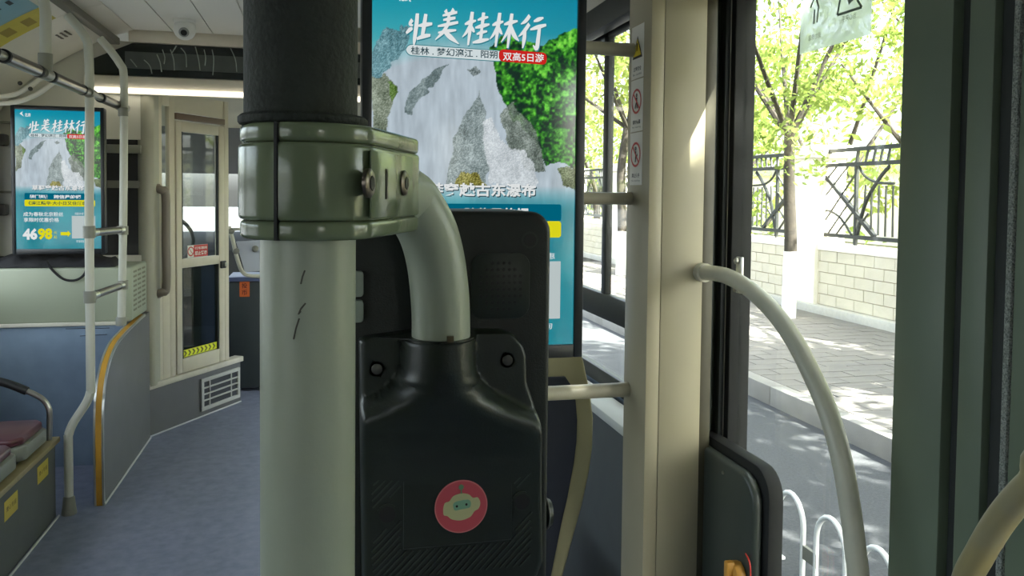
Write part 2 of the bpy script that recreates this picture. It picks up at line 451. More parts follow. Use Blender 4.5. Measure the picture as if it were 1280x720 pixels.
# boundary wall with blocks, piers and iron fence
bw_ = root('boundary_wall', (WX+0.1, 11, SZ), 'low cream block wall with white piers along the sidewalk', 'wall')
WT = 0.64
G().box(WX+0.012, WX+0.22, 0.0, 34, SZ-0.05, WT).build('wall_core', GROUT, bw_, smooth=False)
G().box(WX-0.12, WX+0.012, 0.0, 34, SZ-0.05, SZ+0.11).build('plinth', mat('pale wall plinth', (190, 186, 176), .8, vary=.12), bw_, bevel=0.01)
G().box(WX-0.02, WX+0.25, 0.0, 34, WT, WT+0.10).build('coping', RENDERW, bw_, bevel=0.01)
hl, hh = 0.36, 0.146
proto = {}
g = G()
for r in range(5):
    z0 = SZ+0.11+r*hh
    for k in range(int(30/hl)):
        y = 3.0+k*hl+(hl/2 if r % 2 else 0)
        if 7.4 < y < 13.5 or 17 < y < 24:
            if 'b' not in proto: proto['b'] = G().box(WX-0.002, WX+0.03, y+0.004, y+hl-0.004, z0+0.004, min(z0+hh, WT)-0.004).build('wall_block', TILE, bw_, bevel=0.003, seg=1, smooth=False)
            else: copy_piece(proto['b'], (WLOC[proto['b'].name].x+random.uniform(-0.002, 0.002), y+hl/2, z0+hh/2), bw_)
        else: g.box(WX-0.002, WX+0.03, y+0.004, y+hl-0.004, z0+0.004, z0+hh-0.004)
g.build('wall_blocks', TILE, bw_, smooth=False, kind='stuff')
PITCHF = 3.62; P0 = 9.50
for k in range(-2, 5):
    y = P0+k*PITCHF
    p = G().box(WX-0.06, WX+0.40, y+0.02, y+0.62, SZ, 1.88).build('pier', RENDERW, bw_, bevel=0.01)
    G().box(WX-0.12, WX+0.46, y-0.04, y+0.68, 1.88, 2.05).build('pier_cap', RENDERW, p, bevel=0.015)

# fence panel pattern read on the wall plane: points as (run from the pier, height)
def fp(zx, zy):
    p = P(940+zx/4.5, 160+zy/4.5, X=WX+0.1); return (P0-p.y, p.z)
strokes = []
def st(w, *pts, smooth=False):
    q = [fp(*a) for a in pts]
    if smooth: q = [(v.x, v.y) for v in spline([(a, b_, 0) for a, b_ in q], 5)]
    strokes.append((w, q))
for w, pts, sm in [
    (0.045, [(382, 215), (377, 597)], 0), (0.05, [(392, 212), (445, 124)], 0),
    (0.04, [(590, 205), (580, 665)], 0), (0.05, [(400, 250), (690, 610)], 0),
    (0.05, [(775, 215), (720, 280), (640, 420), (592, 600)], 1),
    (0.035, [(388, 462), (440, 468), (500, 510), (560, 600)], 1),
    (0.035, [(600, 212), (635, 270), (700, 305), (800, 312)], 1),
    (0.018, [(388, 415), (540, 215)], 0), (0.018, [(388, 330), (480, 215)], 0), (0.018, [(385, 560), (585, 255)], 0),
    (0.018, [(430, 590), (585, 360)], 0), (0.018, [(475, 595), (585, 450)], 0), (0.02, [(600, 560), (655, 480)], 0),
    (0.018, [(640, 320), (632, 440)], 0), (0.018, [(675, 330), (668, 590)], 0), (0.018, [(715, 325), (708, 605)], 0),
    (0.018, [(755, 325), (748, 612)], 0), (0.018, [(795, 325), (790, 615)], 0),
    (0.03, [(590, 195), (600, 125)], 0), (0.022, [(640, 190), (655, 122)], 0), (0.022, [(682, 188), (696, 120)], 0),
    (0.022, [(722, 186), (736, 116)], 0), (0.022, [(765, 184), (778, 112)], 0)]:
    st(w, *pts, smooth=bool(sm))
zt1 = fp(600, 118)[1]; zt2 = fp(600, 203)[1]; zb_ = fp(500, 607)[1]; u0 = fp(382, 215)[0]; u1 = 3.0-u0; uc = fp(445, 124)[0]
full = []
for w, q in strokes:
    full.append((w, q)); full.append((w, [(3.0-a, b_) for a, b_ in q]))
full += [(0.05, [(uc, zt1), (3.0-uc, zt1)]), (0.05, [(u0, zt2), (u1, zt2)]), (0.05, [(u0, zb_), (u1, zb_)])]
fr = root('iron_fence_panel', (WX+0.1, P0-1.5, WT+0.1), 'dark iron fence panel of crossing diagonal bars right of the whitewashed tree', 'fence', 'iron fence panels on the boundary wall')
for w, q in full:
    pts = [Vector((WX+0.1, P0-a, z)) for a, z in q]
    gg = G()
    if len(pts) == 2: gg.bar(pts[0], pts[1], w, up=(1, 0, 0))
    else: gg.tube(pts, w*0.5, 6)
    gg.build('fence_bar', IRON, fr, smooth=False)
names = {1: 'dark iron fence panel partly hidden behind the whitewashed tree trunk', 2: 'far iron fence panel seen through the side window left of its black bar', 3: 'farthest iron fence panel along the boundary wall', -1: 'nearest iron fence panel, beyond the dark door edge'}
for k in (1, 2, 3, -1): copy_tree(fr, (0, k*PITCHF, 0), label=names[k])

# ------------------------------------------------------------------ trees
def leafmat(name, a, b_, tr):
    if name in MATS: return MATS[name]
    m = bpy.data.materials.new(name); m.use_nodes = True
    nt = m.node_tree; nt.nodes.clear()
    o = nt.nodes.new('ShaderNodeOutputMaterial'); mx = nt.nodes.new('ShaderNodeMixShader'); mx.inputs[0].default_value = 0.55
    d = nt.nodes.new('ShaderNodeBsdfDiffuse'); t = nt.nodes.new('ShaderNodeBsdfTranslucent')
    tc = nt.nodes.new('ShaderNodeTexCoord'); n = nt.nodes.new('ShaderNodeTexNoise'); n.inputs['Scale'].default_value = 3.0
    nt.links.new(tc.outputs['Object'], n.inputs['Vector'])
    for sh, c1, c2 in ((d, a, b_), (t, tr, tuple(int(v*0.85) for v in tr))):
        r = nt.nodes.new('ShaderNodeValToRGB'); r.color_ramp.elements[0].position = 0.35; r.color_ramp.elements[1].position = 0.65
        r.color_ramp.elements[0].color = (*s2l(c1), 1); r.color_ramp.elements[1].color = (*s2l(c2), 1)
        nt.links.new(n.outputs['Fac'], r.inputs[0]); nt.links.new(r.outputs[0], sh.inputs[0])
    nt.links.new(d.outputs[0], mx.inputs[1]); nt.links.new(t.outputs[0], mx.inputs[2]); nt.links.new(mx.outputs[0], o.inputs[0])
    MATS[name] = m
    return m
LEAF = leafmat('spring green leaf', (92, 108, 56), (112, 128, 70), (140, 158, 78))
LEAF2 = leafmat('yellow green leaf', (128, 142, 80), (112, 128, 70), (170, 180, 104))
BARK = mat('grey brown bark', (58, 52, 43), 0.9, rgb2=(36, 32, 27), vscale=14, bump=0.6, bscale=40)
LIME = mat('white lime wash', (240, 240, 236), 0.85, vary=0.05, bump=0.2, bscale=40)

def leaves(centers, radii, n, size, rng):
    ci = rng.integers(0, len(centers), n)
    c = np.array(centers)[ci]; r = np.array(radii)[ci]
    d = rng.normal(size=(n, 3)); d /= np.linalg.norm(d, axis=1)[:, None]
    pos = c+d*(r*rng.uniform(0.15, 1, n)**0.5)[:, None]*np.array([1, 1, 0.75])
    a = rng.normal(size=(n, 3)); a /= np.linalg.norm(a, axis=1)[:, None]
    b_ = np.cross(a, rng.normal(size=(n, 3))); b_ /= np.linalg.norm(b_, axis=1)[:, None]
    s = size*rng.uniform(0.6, 1.3, n)[:, None]
    v = np.stack([pos-a*s, pos+b_*s*0.42, pos+a*s, pos-b_*s*0.42], 1).reshape(-1, 3)
    return v
def leafobj(name, v, m, parent):
    n = len(v)//4; c = (v.min(0)+v.max(0))/2
    me = bpy.data.meshes.new(name); me.vertices.add(len(v)); me.vertices.foreach_set('co', (v-c).ravel())
    me.loops.add(4*n); me.loops.foreach_set('vertex_index', np.arange(4*n)); me.polygons.add(n)
    me.polygons.foreach_set('loop_start', np.arange(n)*4); me.polygons.foreach_set('loop_total', np.full(n, 4))
    me.update(calc_edges=True); me.materials.append(m)
    o = bpy.data.objects.new(name, me); COL.objects.link(o); o.parent = parent; o.location = Vector(c)-WLOC[parent.name]; WLOC[o.name] = Vector(c)
    o['kind'] = 'stuff'
    return o
def tree(loc, h, fork, r, spread, nleaf, lsize, m, label, seed, lime=False, cat='tree', low=0.0, group='trees along the street'):
    rng = np.random.default_rng(seed); L = Vector(loc)
    o = root('street_tree' if lime else 'garden_tree', loc, label, cat, group)
    top = L+Vector((rng.uniform(-.1, .1), rng.uniform(-.1, .1), fork))
    g = G()
    zl = 0.85
    G().tube(spline([L+Vector((0, 0, -0.03)), L+Vector((0.01, 0, fork*0.35)), L+Vector((-0.02, 0.02, fork*0.7)), top], 5), r, 12,
             radii=list(np.linspace(r*1.12, r*0.82, 16))).build('trunk', BARK, o)
    if lime:
        G().tube([L+Vector((0, 0, -0.03)), L+Vector((0.002, 0, 0.3)), L+Vector((0.008, 0, zl))], r, 14, radii=[r*1.18, r*1.13, r*1.10]).build('lime_wash', LIME, o)
    cen, rad = [], []
    nb = 7 if lime else 5
    for k in range(nb):
        a = 2*math.pi*k/nb+rng.uniform(-.3, .3); el = rng.uniform(0.5, 1.2); ln = (h-fork)*rng.uniform(0.7, 1.0)
        d = Vector((math.cos(a)*math.cos(el), math.sin(a)*math.cos(el), math.sin(el)))
        mid = top+d*ln*0.5+Vector((0, 0, 0.05)); end = top+d*ln+Vector((0, 0, ln*0.1))
        G().tube(spline([top-Vector((0, 0, 0.06)), mid, end], 5), r, 7, radii=list(np.linspace(r*0.5, r*0.12, 11))).build('branch', BARK, o)
        for t in (0.45, 0.75, 1.0):
            p = top+d*ln*t+Vector(rng.normal(size=3)*0.25*spread)
            cen.append(tuple(p)); rad.append(spread*rng.uniform(0.35, 0.6))
            for _ in range(2):
                q = p+Vector(rng.normal(size=3)*0.5*spread); q.z -= low*rng.uniform(0, 1)
                cen.append(tuple(q)); rad.append(spread*rng.uniform(0.2, 0.4))
    leafobj('foliage', leaves(cen, rad, nleaf, lsize, rng), m, o)
    return o
tree((5.86, 9.12, SZ), 5.6, 2.35, 0.080, 1.0, 5200, 0.052, LEAF, 'young street tree with whitewashed trunk seen through the door glass', 3, lime=True, low=0.9)
tree((5.6, 3.6, SZ), 7.0, 3.0, 0.11, 1.7, 9000, 0.11, LEAF, 'street tree out on the sidewalk beside the middle door', 5, lime=True)
tree((5.2, -1.6, SZ), 8.0, 2.9, 0.13, 2.0, 4600, 0.11, LEAF, 'street tree shading the road behind the middle door', 8, lime=True)
tree((5.7, 14.6, SZ), 5.8, 2.9, 0.09, 1.1, 3600, 0.085, LEAF2, 'street tree farther ahead along the kerb', 9, lime=True, low=0.5)
tree((5.7, 20.4, SZ), 6.0, 2.9, 0.09, 1.2, 3600, 0.10, LEAF2, 'farthest street tree along the kerb', 10, lime=True, low=0.5)
tree((4.0, -2.9, SZ), 8.2, 3.4, 0.13, 2.0, 40000, 0.12, LEAF, 'big unseen tree added behind the bus door to shade the pillar', 12, lime=True)  # extra dense canopy out of view, added to keep sun off the pillar
tree((8.9, 1.2, SZ), 8.2, 3.0, 0.13, 2.3, 9000, 0.12, LEAF, 'unseen garden tree added beyond the dark door edge to shade the sidewalk', 13)  # added out of view so its crown shades the sidewalk
for i, (x, y, h, sp, lab) in enumerate([
    (10.0, 11.0, 5.0, 1.7, 'pale bushy garden tree behind the boundary wall piers'),
    (10.8, 15.5, 6.0, 2.0, 'tall garden tree behind the boundary wall beyond the whitewashed tree'),
    (11.5, 21.5, 7.0, 2.3, 'broad garden tree seen through the side window'),
    (9.6, 27.0, 7.0, 2.3, 'distant garden tree seen past the black window bar'),
    (13.5, 7.5, 5.5, 2.0, 'garden tree behind the wall near the dark door edge'),
    (16.0, 14.0, 8.0, 2.6, 'large pale tree far back in the garden'),
    (4.5, 33.0, 8.5, 2.8, 'distant street tree ahead of the bus'),
    (-9.5, 30.0, 8.5, 2.8, 'distant tree across the road ahead of the windscreen')]):
    tree((x, y, SZ if i < 6 else RZ), h, 1.6, 0.13, sp, 2600 if i < 6 else 5200, 0.11 if i < 6 else 0.2, LEAF2 if i % 2 == 0 else LEAF, lab, 30+i, low=1.0, group='trees behind the fence and ahead')
# pale wall of a building behind the garden
bld = root('garden_building', (15, 12, SZ), 'long pale low building behind the fence and trees', 'building')
G().box(18, 22, -5, 40, SZ, 2.2).build('wall', RENDERW, bld, smooth=False)
G().box(17.8, 22.2, -5.2, 40.2, 2.2, 2.4).build('roof', mat('grey roof edge', (170, 168, 160), 0.8), bld, smooth=False)

# white hoop guard rail on the road
HOOP = mat('white hoop paint', (232, 232, 228), 0.45, vary=0.06)
hz = P(1038, 648, X=2.1).z
hr = None
HY = [P(1020, 690, X=2.1).y, P(1057, 690, X=2.1).y]; wd = HY[0]-HY[1]; hp = 0.295
def hoop(y, label):
    o = root('hoop_rail', (2.1, y-wd/2, RZ), label, 'railing', 'white hoops standing on the road')
    pts = [(2.1, y, RZ)]+[(2.1, y-wd/2+math.cos(a)*wd/2, hz-wd*0.62+math.sin(a)*wd*0.62) for a in np.linspace(0, math.pi, 12)]+[(2.1, y-wd, RZ)]
    G().tube([(2.1, y, RZ), (2.1, y, RZ+0.15)]+pts[1:], 0.012, 10).build('hoop', HOOP, o)
    G().box(2.092, 2.108, y-0.01, y+(hp-wd)+0.01, RZ+0.09, RZ+0.15).build('joining_plate', JOINT, o, smooth=False)
    G().box(2.075, 2.125, y-0.025, y+0.025, RZ, RZ+0.012).build('base_plate', HOOP, o, smooth=False)
    return o
h0 = hoop(HY[0], 'white hoop rail left of the curved door handrail, fully in view')
copy_tree(h0, (0, hp, 0), label='white hoop rail half hidden by the dark control box')
copy_tree(h0, (0, 2*hp, 0), label='white hoop rail hidden behind the dark control box')
copy_tree(h0, (0, -hp, 0), label='white hoop rail right behind the curved door handrail')
copy_tree(h0, (0, -2*hp, 0), label='white hoop rail nearest the dark door edge')

# ================================================================== ADVERTISING SCREENS
def vnoise(U, V, s, seed):
    rng = np.random.default_rng(seed); n = 64; T = rng.random((n, n))
    x = U*s; y = V*s; xi = np.floor(x).astype(int); yi = np.floor(y).astype(int); fx = x-xi; fy = y-yi
    fx = fx*fx*(3-2*fx); fy = fy*fy*(3-2*fy)
    a = T[yi % n, xi % n]; b_ = T[yi % n, (xi+1) % n]; c = T[(yi+1) % n, xi % n]; d = T[(yi+1) % n, (xi+1) % n]
    return a*(1-fx)*(1-fy)+b_*fx*(1-fy)+c*(1-fx)*fy+d*fx*fy
def fbm(U, V, s, seed): return sum(vnoise(U, V, s*2**k, seed+k)/2**k for k in range(4))/1.875
def inpoly(U, V, pts):
    r = np.zeros(U.shape, bool); n = len(pts)
    for i in range(n):
        (x1, y1), (x2, y2) = pts[i], pts[(i+1) % n]
        c = ((y1 > V) != (y2 > V)) & (U < (x2-x1)*(V-y1)/((y2-y1) or 1e-9)+x1); r ^= c
    return r
NU, NV = 240, 424
uu, vv = np.meshgrid(np.linspace(0, 1, NU), np.linspace(0, 1, NV))
A = 0.566
def zc(x, y): return ((x-40)/700.0, (y/2.769+12)/442.0)
def picture():
    U, V = uu, vv
    n1 = fbm(U*A, V, 9, 1); n2 = fbm(U*A, V, 30, 5); n3 = fbm(U*A*6, V, 10, 9)
    Ud = U+(n1-0.5)*0.10; Vd = V+(n2-0.5)*0.05
    img = np.zeros((NV, NU, 3))
    def mixc(mask, col): 
        m_ = np.clip(mask, 0, 1)[..., None]; img[:] = img*(1-m_)+np.array(col)*m_
    t = np.clip(V/0.2, 0, 1)[..., None]
    img[:] = np.array([0, 150, 178])*(1-t)+np.array([96, 190, 195])*t
    mixc(np.clip((U-0.3)*0.6, 0, .4)*(V < .16), (0, 128, 165))
    # white water everywhere below the mist line
    mist = np.clip((V-0.10-0.03*n1-np.clip(0.28-Ud, 0, 1)*0.15)/0.09, 0, 1)
    n5 = fbm(U*A*9, V*1.2, 14, 33); water = 196+30*n3+34*(n5-.5)+14*(n2-.5)
    img[:] = img*(1-mist[..., None])+np.stack([water*.90, water*.97, water*1.02], -1)*mist[..., None]
    nr = .35*fbm(U*A*1.6, V, 60, 44)+.65*np.random.default_rng(3).random(U.shape)
    def rock(pts, col, amp=60, soft=1):
        m_ = inpoly(Ud, Vd, [zc(*p) for p in pts]).astype(float)
        c = np.stack([col[i]+amp*(n2-.5)*1.3+amp*(nr-.5)*2.2+amp*(n3-.5) for i in range(3)], -1)
        img[:] = img*(1-m_[..., None]*soft)+c*m_[..., None]*soft
    rock([(30, 300), (30, 200), (90, 120), (165, 110), (130, 210), (60, 290)], (104, 150, 160), 55)
    rock([(30, 280), (80, 280), (125, 320), (120, 370), (70, 470), (30, 500)], (128, 140, 122), 55)
    rock([(85, 290), (125, 320), (118, 365), (100, 330)], (96, 128, 60), 50)
    rock([(155, 390), (165, 340), (240, 240), (285, 225), (225, 310), (180, 395)], (120, 138, 140), 45)
    rock([(295, 640), (300, 480), (330, 380), (390, 310), (415, 380), (430, 520), (405, 640)], (136, 152, 152), 62, .9)
    rock([(330, 650), (345, 590), (390, 580), (410, 640)], (140, 136, 60), 80)
    rock([(345, 250), (380, 230), (400, 250), (370, 270)], (110, 124, 126), 80)
    # greenery right
    gm = inpoly(Ud, Vd, [zc(*p) for p in [(430, 165), (500, 120), (600, 140), (790, 90), (790, 570), (640, 560), (600, 480), (520, 420), (470, 330), (455, 230)]]).astype(float)
    n4 = fbm(U*A, V, 70, 21); gg = n2*0.35+n1*0.3+n4*0.4
    n6 = fbm(U*A, V, 130, 57); gg = gg*.62+n6*.4; gcol = np.stack([14+np.clip(gg-.5, 0, 1)*560, 44+np.clip(gg-.46, 0, 1)*800, 34+np.clip(gg-.56, 0, 1)*300], -1)
    img[:] = img*(1-gm[..., None])+np.clip(gcol, 0, 235)*gm[..., None]
    rock([(470, 400), (520, 350), (600, 440), (640, 580), (560, 570), (490, 480)], (116, 128, 118), 64, .85)
    rock([(690, 640), (680, 590), (740, 560), (790, 560), (790, 650)], (84, 100, 60), 70)
    rock([(410, 440), (440, 400), (470, 470), (590, 540), (610, 640), (420, 640)], (214, 222, 226), 40, .85)
    # bottom turquoise
    k = np.clip((V-0.545)/0.07, 0, 1)
    bot = np.stack([20+60*np.clip(.8-V, 0, 1)*n1, 128+40*n1-30*(V-.6), 148+30*n1-25*(V-.6)], -1)
    img[:] = img*(1-k[..., None]*.96)+bot*k[..., None]*.96
    return np.clip(img, 0, 255)
PIC = picture()/255.0
PICL = np.where(PIC <= 0.04045, PIC/12.92, ((PIC+0.055)/1.055)**2.4)
SCRM = bpy.data.materials.new('lit advertising picture'); SCRM.use_nodes = True
nt = SCRM.node_tree; nt.nodes.clear()
at_ = nt.nodes.new('ShaderNodeVertexColor'); at_.layer_name = 'picture'
e = nt.nodes.new('ShaderNodeEmission'); e.inputs[1].default_value = 0.80/2**EXPOSURE
gl = nt.nodes.new('ShaderNodeBsdfGlossy'); gl.inputs['Roughness'].default_value = 0.12; gl.inputs[0].default_value = (0.05, 0.05, 0.05, 1)
ad = nt.nodes.new('ShaderNodeAddShader'); oo = nt.nodes.new('ShaderNodeOutputMaterial')
nt.links.new(at_.outputs[0], e.inputs[0]); nt.links.new(e.outputs[0], ad.inputs[0]); nt.links.new(gl.outputs[0], ad.inputs[1]); nt.links.new(ad.outputs[0], oo.inputs[0])
E_WHITE = emit('lit white lettering', (232, 236, 236), .9); E_GREY = emit('lit grey print', (60, 84, 92), .8)
E_RED = emit('lit red pill', (206, 40, 36), .9); E_YEL = emit('lit yellow print', (226, 220, 30), .9); E_BAN = emit('lit teal banner', (0, 104, 130), .85)
E_DKG = emit('lit dark green lettering', (20, 84, 84), .8); E_PANEL = emit('lit pale panel', (196, 208, 208), .85); E_PILL = emit('lit pale pill', (214, 226, 228), .9)

# brush strokes of the five title characters, each in a 100 box (x right, y up): lists of (x, y, half width)
BRUSH = {
 'zhuang': [[(22, 74, 5), (14, 62, 4), (26, 58, 2)], [(4, 36, 3), (16, 46, 5), (26, 50, 3)], [(38, 92, 5), (39, 60, 6), (38, 20, 5), (38, 2, 1)],
            [(44, 58, 2), (70, 62, 5), (98, 66, 3)], [(70, 92, 5), (68, 60, 6), (66, 30, 5)], [(46, 22, 3), (70, 30, 5), (96, 34, 3)]],
 'mei': [[(34, 94, 5), (42, 84, 3)], [(66, 98, 5), (56, 86, 3)], [(26, 78, 2), (50, 84, 4), (80, 90, 3)], [(30, 66, 2), (52, 70, 4), (76, 74, 3)], [(50, 84, 4), (50, 60, 5), (48, 46, 3)],
         [(12, 48, 2), (46, 54, 4), (88, 62, 3)], [(50, 56, 4), (36, 34, 5), (8, 10, 1)], [(40, 34, 4), (64, 20, 6), (100, 2, 1)], [(16, 30, 2), (50, 36, 4), (84, 40, 2)]],
 'gui': [[(4, 62, 2), (22, 68, 5), (46, 74, 2)], [(28, 98, 5), (27, 60, 6), (26, 4, 3)], [(26, 62, 4), (14, 40, 4), (0, 26, 1)], [(30, 58, 3), (40, 46, 4), (46, 42, 1)],
         [(52, 76, 2), (72, 82, 4), (92, 86, 2)], [(72, 98, 5), (72, 70, 5), (71, 52, 3)], [(46, 54, 2), (72, 60, 5), (100, 66, 2)], [(54, 36, 2), (72, 42, 4), (94, 46, 2)], [(72, 56, 4), (72, 30, 5), (71, 14, 3)], [(42, 12, 2), (72, 18, 5), (104, 24, 2)]],
 'lin': [[(2, 62, 2), (20, 68, 5), (44, 74, 2)], [(26, 98, 5), (25, 60, 6), (24, 2, 3)], [(24, 62, 4), (12, 38, 4), (-2, 22, 1)], [(28, 58, 3), (38, 44, 4), (46, 38, 1)],
         [(48, 66, 2), (70, 72, 5), (100, 78, 2)], [(74, 98, 5), (73, 60, 6), (72, 0, 3)], [(72, 64, 4), (60, 38, 4), (44, 16, 1)], [(76, 62, 4), (92, 38, 6), (114, 22, 1)]],
 'xing': [[(36, 98, 5), (22, 82, 5), (4, 72, 1)], [(38, 74, 5), (20, 52, 5), (0, 36, 1)], [(24, 56, 4), (24, 30, 6), (22, 4, 2)],
          [(54, 82, 2), (72, 88, 5), (92, 94, 2)], [(44, 58, 2), (72, 66, 5), (106, 74, 3)], [(80, 66, 5), (80, 34, 6), (78, 6, 6), (62, 14, 1)]],
}
def ribbon(g, pts, S2):
    sp = spline([(x, y, w*1.25) for x, y, w in pts], 5); L = []; R_ = []
    for i, p in enumerate(sp):
        t = sp[min(i+1, len(sp)-1)]-sp[max(i-1, 0)]; t = Vector((t.x, t.y)).normalized(); n = Vector((-t.y, t.x)); w = max(p.z, .6)
        L.append(S2(p.x+n.x*w, p.y+n.y*w)); R_.append(S2(p.x-n.x*w, p.y-n.y*w))
    vs = L+R_; k = len(L)
    g.poly(vs, [(i, i+1, k+i+1, k+i) for i in range(k-1)])

BEZEL = mat('black screen bezel', (30, 33, 36), 0.35, vary=0.1)
def advert_screen(x0, x1, z0, z1, yf, label):
    W = x1-x0; Hh = z1-z0
    o = root('advertising_screen', ((x0+x1)/2, yf+0.03, z0), label, 'screen', 'portrait advertising screens')
    G().box(x0, x1, yf+0.006, yf+0.05, z0, z1).build('housing', BEZEL, o, bevel=0.008, seg=3)
    bl_, bt, bb = 0.0185, 0.021, 0.026
    G().box(x0+.001, x0+bl_, yf, yf+.008, z0+.001, z1-.001).build('bezel', BEZEL, o, bevel=0.002)
    G().box(x1-bl_, x1-.001, yf, yf+.008, z0+.001, z1-.001).build('bezel', BEZEL, o, bevel=0.002)
    G().box(x0+bl_, x1-bl_, yf, yf+.008, z0+.001, z0+bb).build('bezel', BEZEL, o, bevel=0.002)
    G().box(x0+bl_, x1-bl_, yf, yf+.008, z1-bt, z1-.001).build('bezel', BEZEL, o, bevel=0.002)
    sx0, sx1, sz0, sz1 = x0+bl_, x1-bl_, z0+bb, z1-bt; sw_, sh = sx1-sx0, sz1-sz0
    ys_ = yf+0.0045
    S = lambda u, v, l=0.0: Vector((sx0+u*sw_, ys_-l, sz1-v*sh))
    # picture surface
    me = bpy.data.meshes.new('display')
    co = np.stack([sx0+uu*sw_, np.full_like(uu, ys_), sz1-vv*sh], -1).reshape(-1, 3); c = np.array(S(.5, .5))
    idx = np.arange(NU*NV).reshape(NV, NU)
    q = np.stack([idx[1:, :-1], idx[1:, 1:], idx[:-1, 1:], idx[:-1, :-1]], -1).reshape(-1, 4)
    me.from_pydata((co-c).tolist(), [], q.tolist())
    ca = me.color_attributes.new('picture', 'FLOAT_COLOR', 'POINT')
    ca.data.foreach_set('color', np.concatenate([PICL.reshape(-1, 3), np.ones((NU*NV, 1))], 1).ravel().astype(np.float32))
    me.materials.append(SCRM)
    dsp = bpy.data.objects.new('display', me); COL.objects.link(dsp); dsp.parent = o; WLOC[dsp.name] = Vector(c); dsp.location = Vector(c)-WLOC[o.name]
    R_, U_ = Vector((1, 0, 0)), Vector((0, 0, 1)); N_ = Vector((0, -1, 0))
    def T(name, body, u0, v1, u1, v0, m, bold=0.02, shear=0.0, lift=0.0010): return text(name, body, S(u0, v1), R_, U_, (v1-v0)*sh, m, dsp, width=(u1-u0)*sw_, bold=bold, shear=shear, lift=lift)
    def Rq(name, u0, v0, u1, v1, m, lift=0.0005, rad=0.0, drop=0.0):
        pts = [(u0, v0), (u1, v0+drop), (u1, v1+drop), (u0, v1)]
        if rad:
            pts = []; rx = rad; ry = rad*sw_/sh
            for cx, cy_, a0 in ((u1-rx, v0+ry+drop, -90), (u1-rx, v1-ry+drop, 0), (u0+rx, v1-ry, 90), (u0+rx, v0+ry, 180)):
                for k in range(6):
                    a = math.radians(a0+k*18); pts.append((cx+rx*math.cos(a), cy_+ry*math.sin(a)))
        return flat(name, [S(u, v) for u, v in pts], N_, lift, m, dsp, thick=0.0001)
    # logo
    g = G(); g.poly([S(*p, .0008) for p in [(.055, .03), (.095, .012), (.085, .028), (.105, .05)]], [(0, 1, 2, 3)])
    g.build('logo_mark', E_WHITE, dsp, smooth=False)
    T('logo_lettering', '北京', .115, .052, .185, .024, E_WHITE, .03)
    # title brush lettering
    g2 = {0: E_WHITE}
    for shadow in (1, 0):
        for k, key in enumerate(['zhuang', 'mei', 'gui', 'lin', 'xing']):
            u0 = .155+k*.137; v0 = .062+[.012, 0, .004, .002, .004][k]; cw = .125; chh = .098
            g = G()
            for strk in BRUSH[key]:
                ribbon(g, strk, lambda x, y: S(u0+x/100*cw+(y-50)/100*.018+(.004 if shadow else 0), v0+chh*(1-y/100)+(.003 if shadow else 0), .0006 if shadow else .0014))
            g.build('title_lettering_shadow' if shadow else 'title_lettering', emit('title drop shade', (60, 140, 156), .8) if shadow else E_WHITE, dsp, smooth=False)
    Rq('subtitle_pill_edge', .155, .165, .63, .197, emit('pill edge teal', (40, 130, 140), .8), .0004, rad=.03, drop=.004)
    Rq('subtitle_pill', .158, .167, .63, .195, E_PILL, .0006, rad=.028, drop=.004)
    Rq('subtitle_red_pill', .605, .166, .845, .200, E_RED, .0008, rad=.022, drop=.003)
    T('subtitle_lettering', '桂林 . 梦幻漓江 . 阳朔', .180, .193, .598, .171, E_GREY, .015)
    T('subtitle_lettering', '双高5日游', .625, .197, .830, .173, E_WHITE, .015)
    T('headline_lettering_shadow', '草鞋穿越古东瀑布', .193, .580, .803, .542, E_GREY, .03, lift=.0007)
    T('headline_lettering', '草鞋穿越古东瀑布', .188, .577, .798, .539, E_WHITE, .03)
    Rq('banner', .10, .597, .93, .645, E_BAN, .0005, rad=.012)
    T('banner_lettering', '随行随玩', .165, .636, .37, .608, E_WHITE, .03)
    T('banner_lettering', '跨信是的帽', .44, .636, .76, .608, E_WHITE, .03)
    Rq('yellow_strip', .10, .645, .93, .692, E_YEL, .0006, rad=.014)
    T('strip_lettering', '《漓江精华·大小日又住酒店》', .145, .682, .86, .655, E_DKG, .02)
    T('offer_lettering', '成为春秋北京粉丝', .085, .765, .55, .733, E_WHITE, .015)
    T('offer_lettering', '享限时优惠价格', .088, .806, .50, .774, E_WHITE, .015)
    T('price_lettering', '46', .075, .934, .245, .850, E_WHITE, .05)
    T('price_lettering', '98', .25, .934, .42, .850, E_YEL, .05)
    T('price_unit_lettering', '元', .435, .893, .475, .872, E_YEL, .0)
    T('price_unit_lettering', '起', .435, .925, .475, .903, E_YEL, .0)
    flat('arrow', [S(*p) for p in [(.516, .878), (.60, .878), (.60, .866), (.638, .890), (.60, .914), (.60, .902), (.516, .902)]], N_, .0006, E_YEL, dsp, thick=.0001)
    T('caption_lettering', '限时优惠', .69, .754, .90, .736, E_WHITE, .0)
    Rq('blank_code_panel', .65, .76, .93, .925, E_PANEL, .0006)
    T('caption_lettering', '扫码咨询', .70, .955, .89, .936, E_WHITE, .0)
    return o
big = advert_screen(0.070, 0.484, 1.042, 1.743, 1.43, 'large portrait advertising screen behind the ticket validator')
small = advert_screen(-1.426, -1.018, 1.037, 1.748, 4.25, 'small looking distant advertising screen above the cream box on the left')
# mounting arms so that the screens hang from real things
G().box(0.22, 0.32, 1.48, 1.53, 1.25, 1.60).build('mounting_plate', BLACK, big, bevel=0.004)
G().box(-1.28, -1.16, 4.30, 4.62, 1.30, 1.50).build('mounting_plate', BLACK, small, bevel=0.004)

